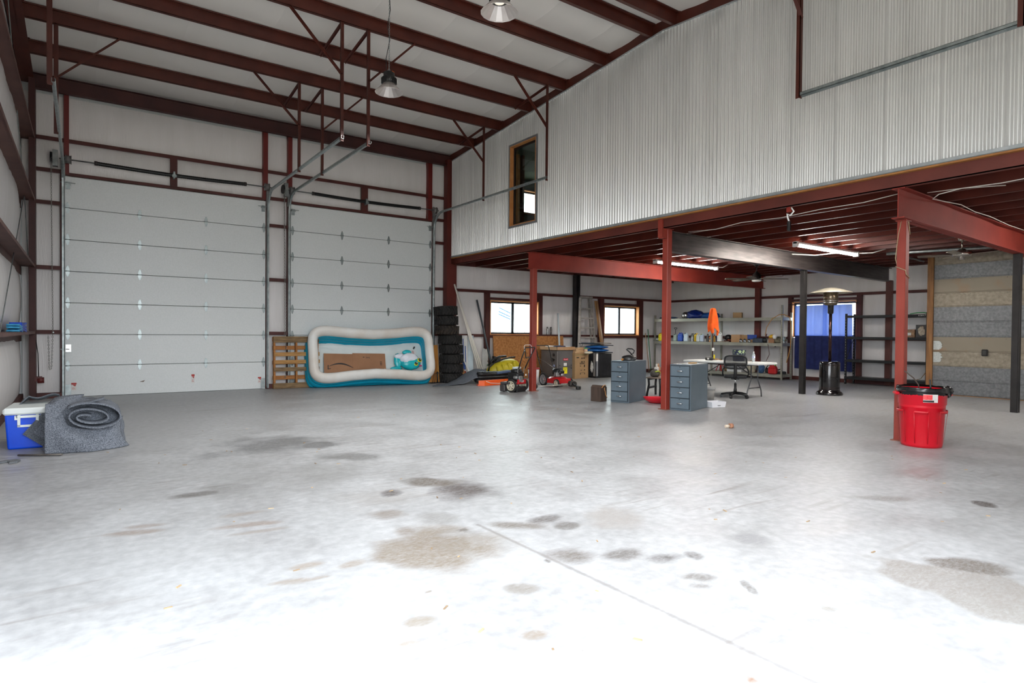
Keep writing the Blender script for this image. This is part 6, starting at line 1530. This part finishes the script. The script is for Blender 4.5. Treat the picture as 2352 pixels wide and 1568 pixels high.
# ================================================================== black storage rack
t = thing('storage_rack', 'black steel storage rack with four shelves beside the curtain', 'rack', (17.08, 6.34, 0))
rk = M('rack_black', (28,29,31), (40,41,43), 9, .4, .3)
for (x, y) in [(0, 0), (0, 1.96), (.46, 0), (.46, 1.96)]:
    m = MB(); m.box(x-.004, x+.036, y-.004, y+.0, 0, 1.92); m.box(x-.004, x, y-.004 if y > 1 else y-.004, y+.04, 0, 1.92); o = m.build('post', rk, t)
    h = MB()
    for k in range(24): h.box(x-.006, x-.003, y+.014, y+.024, .06+.076*k, .095+.076*k)
    h.build('keyholes', M('keyhole_pale', (150,150,152), None, 5, .6), o)['kind'] = 'stuff'
for z in (.20, .67, 1.29, 1.87):
    m = MB(); m.box(-.004, .5, -.0, 2.0, z-.004, z); m.box(-.008, .0, .0, 2.0, z-.065, z); m.box(.496, .504, 0, 2.0, z-.065, z); m.build('shelf', rk, t)
text3d('lettering', 'KOBALT', .045, face(-.0095, .13, 1.837, (0,-1,0), (0,0,1)), whitep, t, .17)
MB().tube([(.02, 1.98, .62), (.44, 1.98, 1.24)], .01, 6).build('side_brace', rk, t)
t = thing('picture_box', 'dark box with a pale cat print on the black rack', 'box', (17.22, 6.43, 1.29), R(12))
MB().rbox(0, .09, .16, .10, .24, .32, .004).build('box', M('box_dark', (44,40,40), None, 5, .5), t); MB().blob((-.05, .09, .16), (.008, .08, .12), 12, 8, .3, 2).build('print', M('print_cream', (206,196,176), (150,130,110), 14, .6), t)
t = thing('food_box', 'brown printed box lying on the black rack', 'box', (17.2, 6.72, 1.29), R(8)); MB().rbox(0, .06, .10, .14, .24, .20, .004).build('box', M('box_brown_print', (120,84,58), (176,140,104), 14, .6), t); MB().box(-.074, -.07, .02, .12, .05, .12).build('label', stick_w, t)
tag(MB().tube([(17.1, 6.75, 1.885), (17.12, 6.6, 1.91), (17.1, 6.45, 1.915), (17.12, 6.36, 1.89)], .012, 6).build('green_cord', M('cord_green', (30,150,76), None, 5, .5)), 'green extension cord on top of the black rack', 'cord')
tag(MB().tube([(17.12, 6.62, .215), (17.14, 6.5, .26), (17.16, 6.40, .42)], .008, 6).build('multicolor_cord', M('cord_mix', (190,120,50), (40,120,90), 40, .5)), 'short green and orange cord on the lowest rack shelf', 'cord')

# ================================================================== red trash can
t = thing('trash_can', 'red round trash can with black liner in front of the red post', 'trash can', (8.30, 3.13, 0))
tc = M('can_red', (196,8,30), (206,14,38), 3, .36, 0, .05, 30)
MB().lathe([(0, .02), (.20, .0), (.208, .0), (.214, .03), (.238, .50), (.248, .51), (.252, .66), (.258, .665), (.256, .695), (.245, .695), (.24, .52), (.205, .04), (0, .03)], 40).build('tub', tc, t)
rb_ = M('can_red_rib', (186,6,26), (198,12,34), 3, .36)
for k in range(6):
    a = R(200)+2*PI*k/6
    m = MB(); nn = 8; w_ = .30
    for (z0, z1, aa0, aa1) in [(.05, .44, -w_, -w_+.035), (.05, .44, w_-.035, w_), (.41, .44, -w_, w_)]:
        r0, r1 = .2165+.0475*(z0-.03)/.47, .2165+.0475*(z1-.03)/.47
        m.lathe([(r0+.0, z0), (r0+.007, z0), (r1+.007, z1), (r1, z1)], nn, arc=(a+aa0, a+aa1))
    m.build('rib', rb_, t)
lm = M('liner_black', (16,16,17), (24,24,25), 9, .22)
def lin_f(u, v):
    a = 2*PI*u; k = noise.noise(Vector((math.cos(a)*4, math.sin(a)*4, v*3)))
    if v < .5:
        q = v/.5; r_ = .235+.026*q; z = .52+.19*q
    else:
        q = (v-.5)/.5; r_ = .266+.006*q+.01*k; z = .715-(.05+.09*max(0, math.cos(a+R(35)))**2)*q
    return (r_*math.cos(a), r_*math.sin(a), z+.008*k)
MB().grid(lin_f, 60, 12).build('liner', lm, t, solid=.003)
MB().blob((.13, -.23, .665), (.055, .05, .06), 12, 10, .5, 4).build('liner_knot', lm, t)
for a in (R(128), R(-52)):
    c, s = math.cos(a), math.sin(a)
    MB().rbox(0, 0, 0, .05, .13, .035, .012, T=Matrix.Translation((.275*c, .275*s, .63)) @ Matrix.Rotation(a, 4, 'Z')).build('handle', tc, t)
m = MB(); m.lathe([(.2545, .545), (.257, .64)], 12, arc=(R(203), R(238))); s = m.build('label', M('can_label', (226,222,218), (210,206,202), 20, .5), t)
MB().lathe([(.2560, .575), (.2575, .635)], 8, arc=(R(203), R(224))).build('label_red', M('label_red2', (222,40,50), (232,90,90), 40, .5), s); MB().lathe([(.2560, .548), (.2570, .57)], 8, arc=(R(203), R(228))).build('label_dark', ink, s)
MB().tube([(-.14, .14, .90), (-.10, .06, .82), (-.06, .02, .74), (-.04, .0, .6)], .008, 6).build('bent_stick', M('stick_dark', (74,62,54), None, 5, .7), t)
MB().tube([(.10, -.06, .6), (.085, -.05, .80)], .010, 6).build('dark_rod', black, t)

# ================================================================== loose things on the floor
t = thing('waste_bin', 'small grey lidded waste bin behind the filing cabinet', 'bin', (10.42, 7.74, 0))
MB().lathe([(0, 0), (.075, 0), (.09, .22), (0, .22)], 18).build('bin', M('bin_grey', (150,148,144), None, 5, .5), t); MB().lathe([(.1, .21), (.1, .235), (.06, .265), (0, .27)], 18).build('lid', M('bin_lid', (160,162,162), None, 5, .4), t)
t = thing('plastic_tub', 'white plastic tub lying on the floor beside the filing cabinet', 'tub', (9.46, 6.92, 0), R(-15))
m = MB(); m.box(-.14, .14, -.10, .10, .0, .008); m.add([(x*k, y*k, z) for (z, k) in ((0, 1), (.10, 1.12)) for (x, y) in ((-.14,-.1),(.14,-.1),(.14,.1),(-.14,.1))], [(0,1,5,4),(1,2,6,5),(2,3,7,6),(3,0,4,7)]); m.build('tub', M('tub_white', (240,240,244), None, 5, .4), t, solid=.006); MB().box(-.03, .03, -.118, -.112, .03, .04).build('catch', M('grey_catch', (120,120,124), None, 5, .5), t)
t = thing('rusty_fitting', 'small rusty pipe fitting lying on the open concrete', 'fitting', (7.47, 5.22, 0), R(-20))
rm = M('rust_brown', (150,96,72), (190,140,110), 14, .7)
MB().cyl((-.065, 0, .027), (.0, 0, .03), .022, 12).build('neck', M('pale_cap', (206,190,170), None, 5, .6), t); MB().cyl((.0, 0, .033), (.05, .0, .033), .033, 14).build('elbow', rm, t)

# ================================================================== seen through the first window: an antenna and bare brush outside
t = thing('antenna', 'blue television antenna on a mast seen through the first window', 'antenna', (14.0, 20.6, -.12))
am = M('antenna_blue', (4,74,128), (8,84,140), 5, .8)
MB().cyl((0, 0, 0), (0, 0, 2.1), .012, 8).build('mast', M('mast_grey', (96,120,140), None, 5, .7), t)
for (a, b) in [((.04, 0, 2.1), (.09, 0, 2.5)), ((.32, 0, 1.96), (.32, 0, 2.48))]: MB().cyl(a, b, .008, 6).build('boom', am, t)
for (a, b) in [((-.07, 0, 2.46), (.48, 0, 2.25)), ((-.11, 0, 2.31), (.46, 0, 2.11)), ((-.11, 0, 2.20), (.48, 0, 2.0))]: MB().cyl(a, b, .022, 6).build('element', am, t)
t = thing('bare_bush', 'pale bare bush seen through the first window', 'bush', (16.2, 21.5, -.12))
m = MB()
for k in range(60):
    a = random.uniform(0, 2*PI); q = random.uniform(.1, .9)
    m.tube([(q*.3*math.cos(a), .2*q*math.sin(a), 0), (q*1.1*math.cos(a), .5*q*math.sin(a), random.uniform(.9, 1.75))], .012, 4)
m.build('twigs', M('twig_grey', (120,116,110), (140,136,128), 5, .9), t)['kind'] = 'stuff'
m = MB()
for k in range(90):
    x, y = random.uniform(.2, 7.5), random.uniform(1.2, 9.5)
    a = random.uniform(0, PI); l = random.uniform(.006, .022)
    m.box(-l, l, -.004, .004, .0005, random.uniform(.002, .006), T=TR(x, y, 0, a))
tag(m.build('floor_debris', M('straw_grit', (196,168,128), (120,100,80), 3, .8)), 'scattered bits of straw and grit on the concrete', 'debris', kind='stuff')
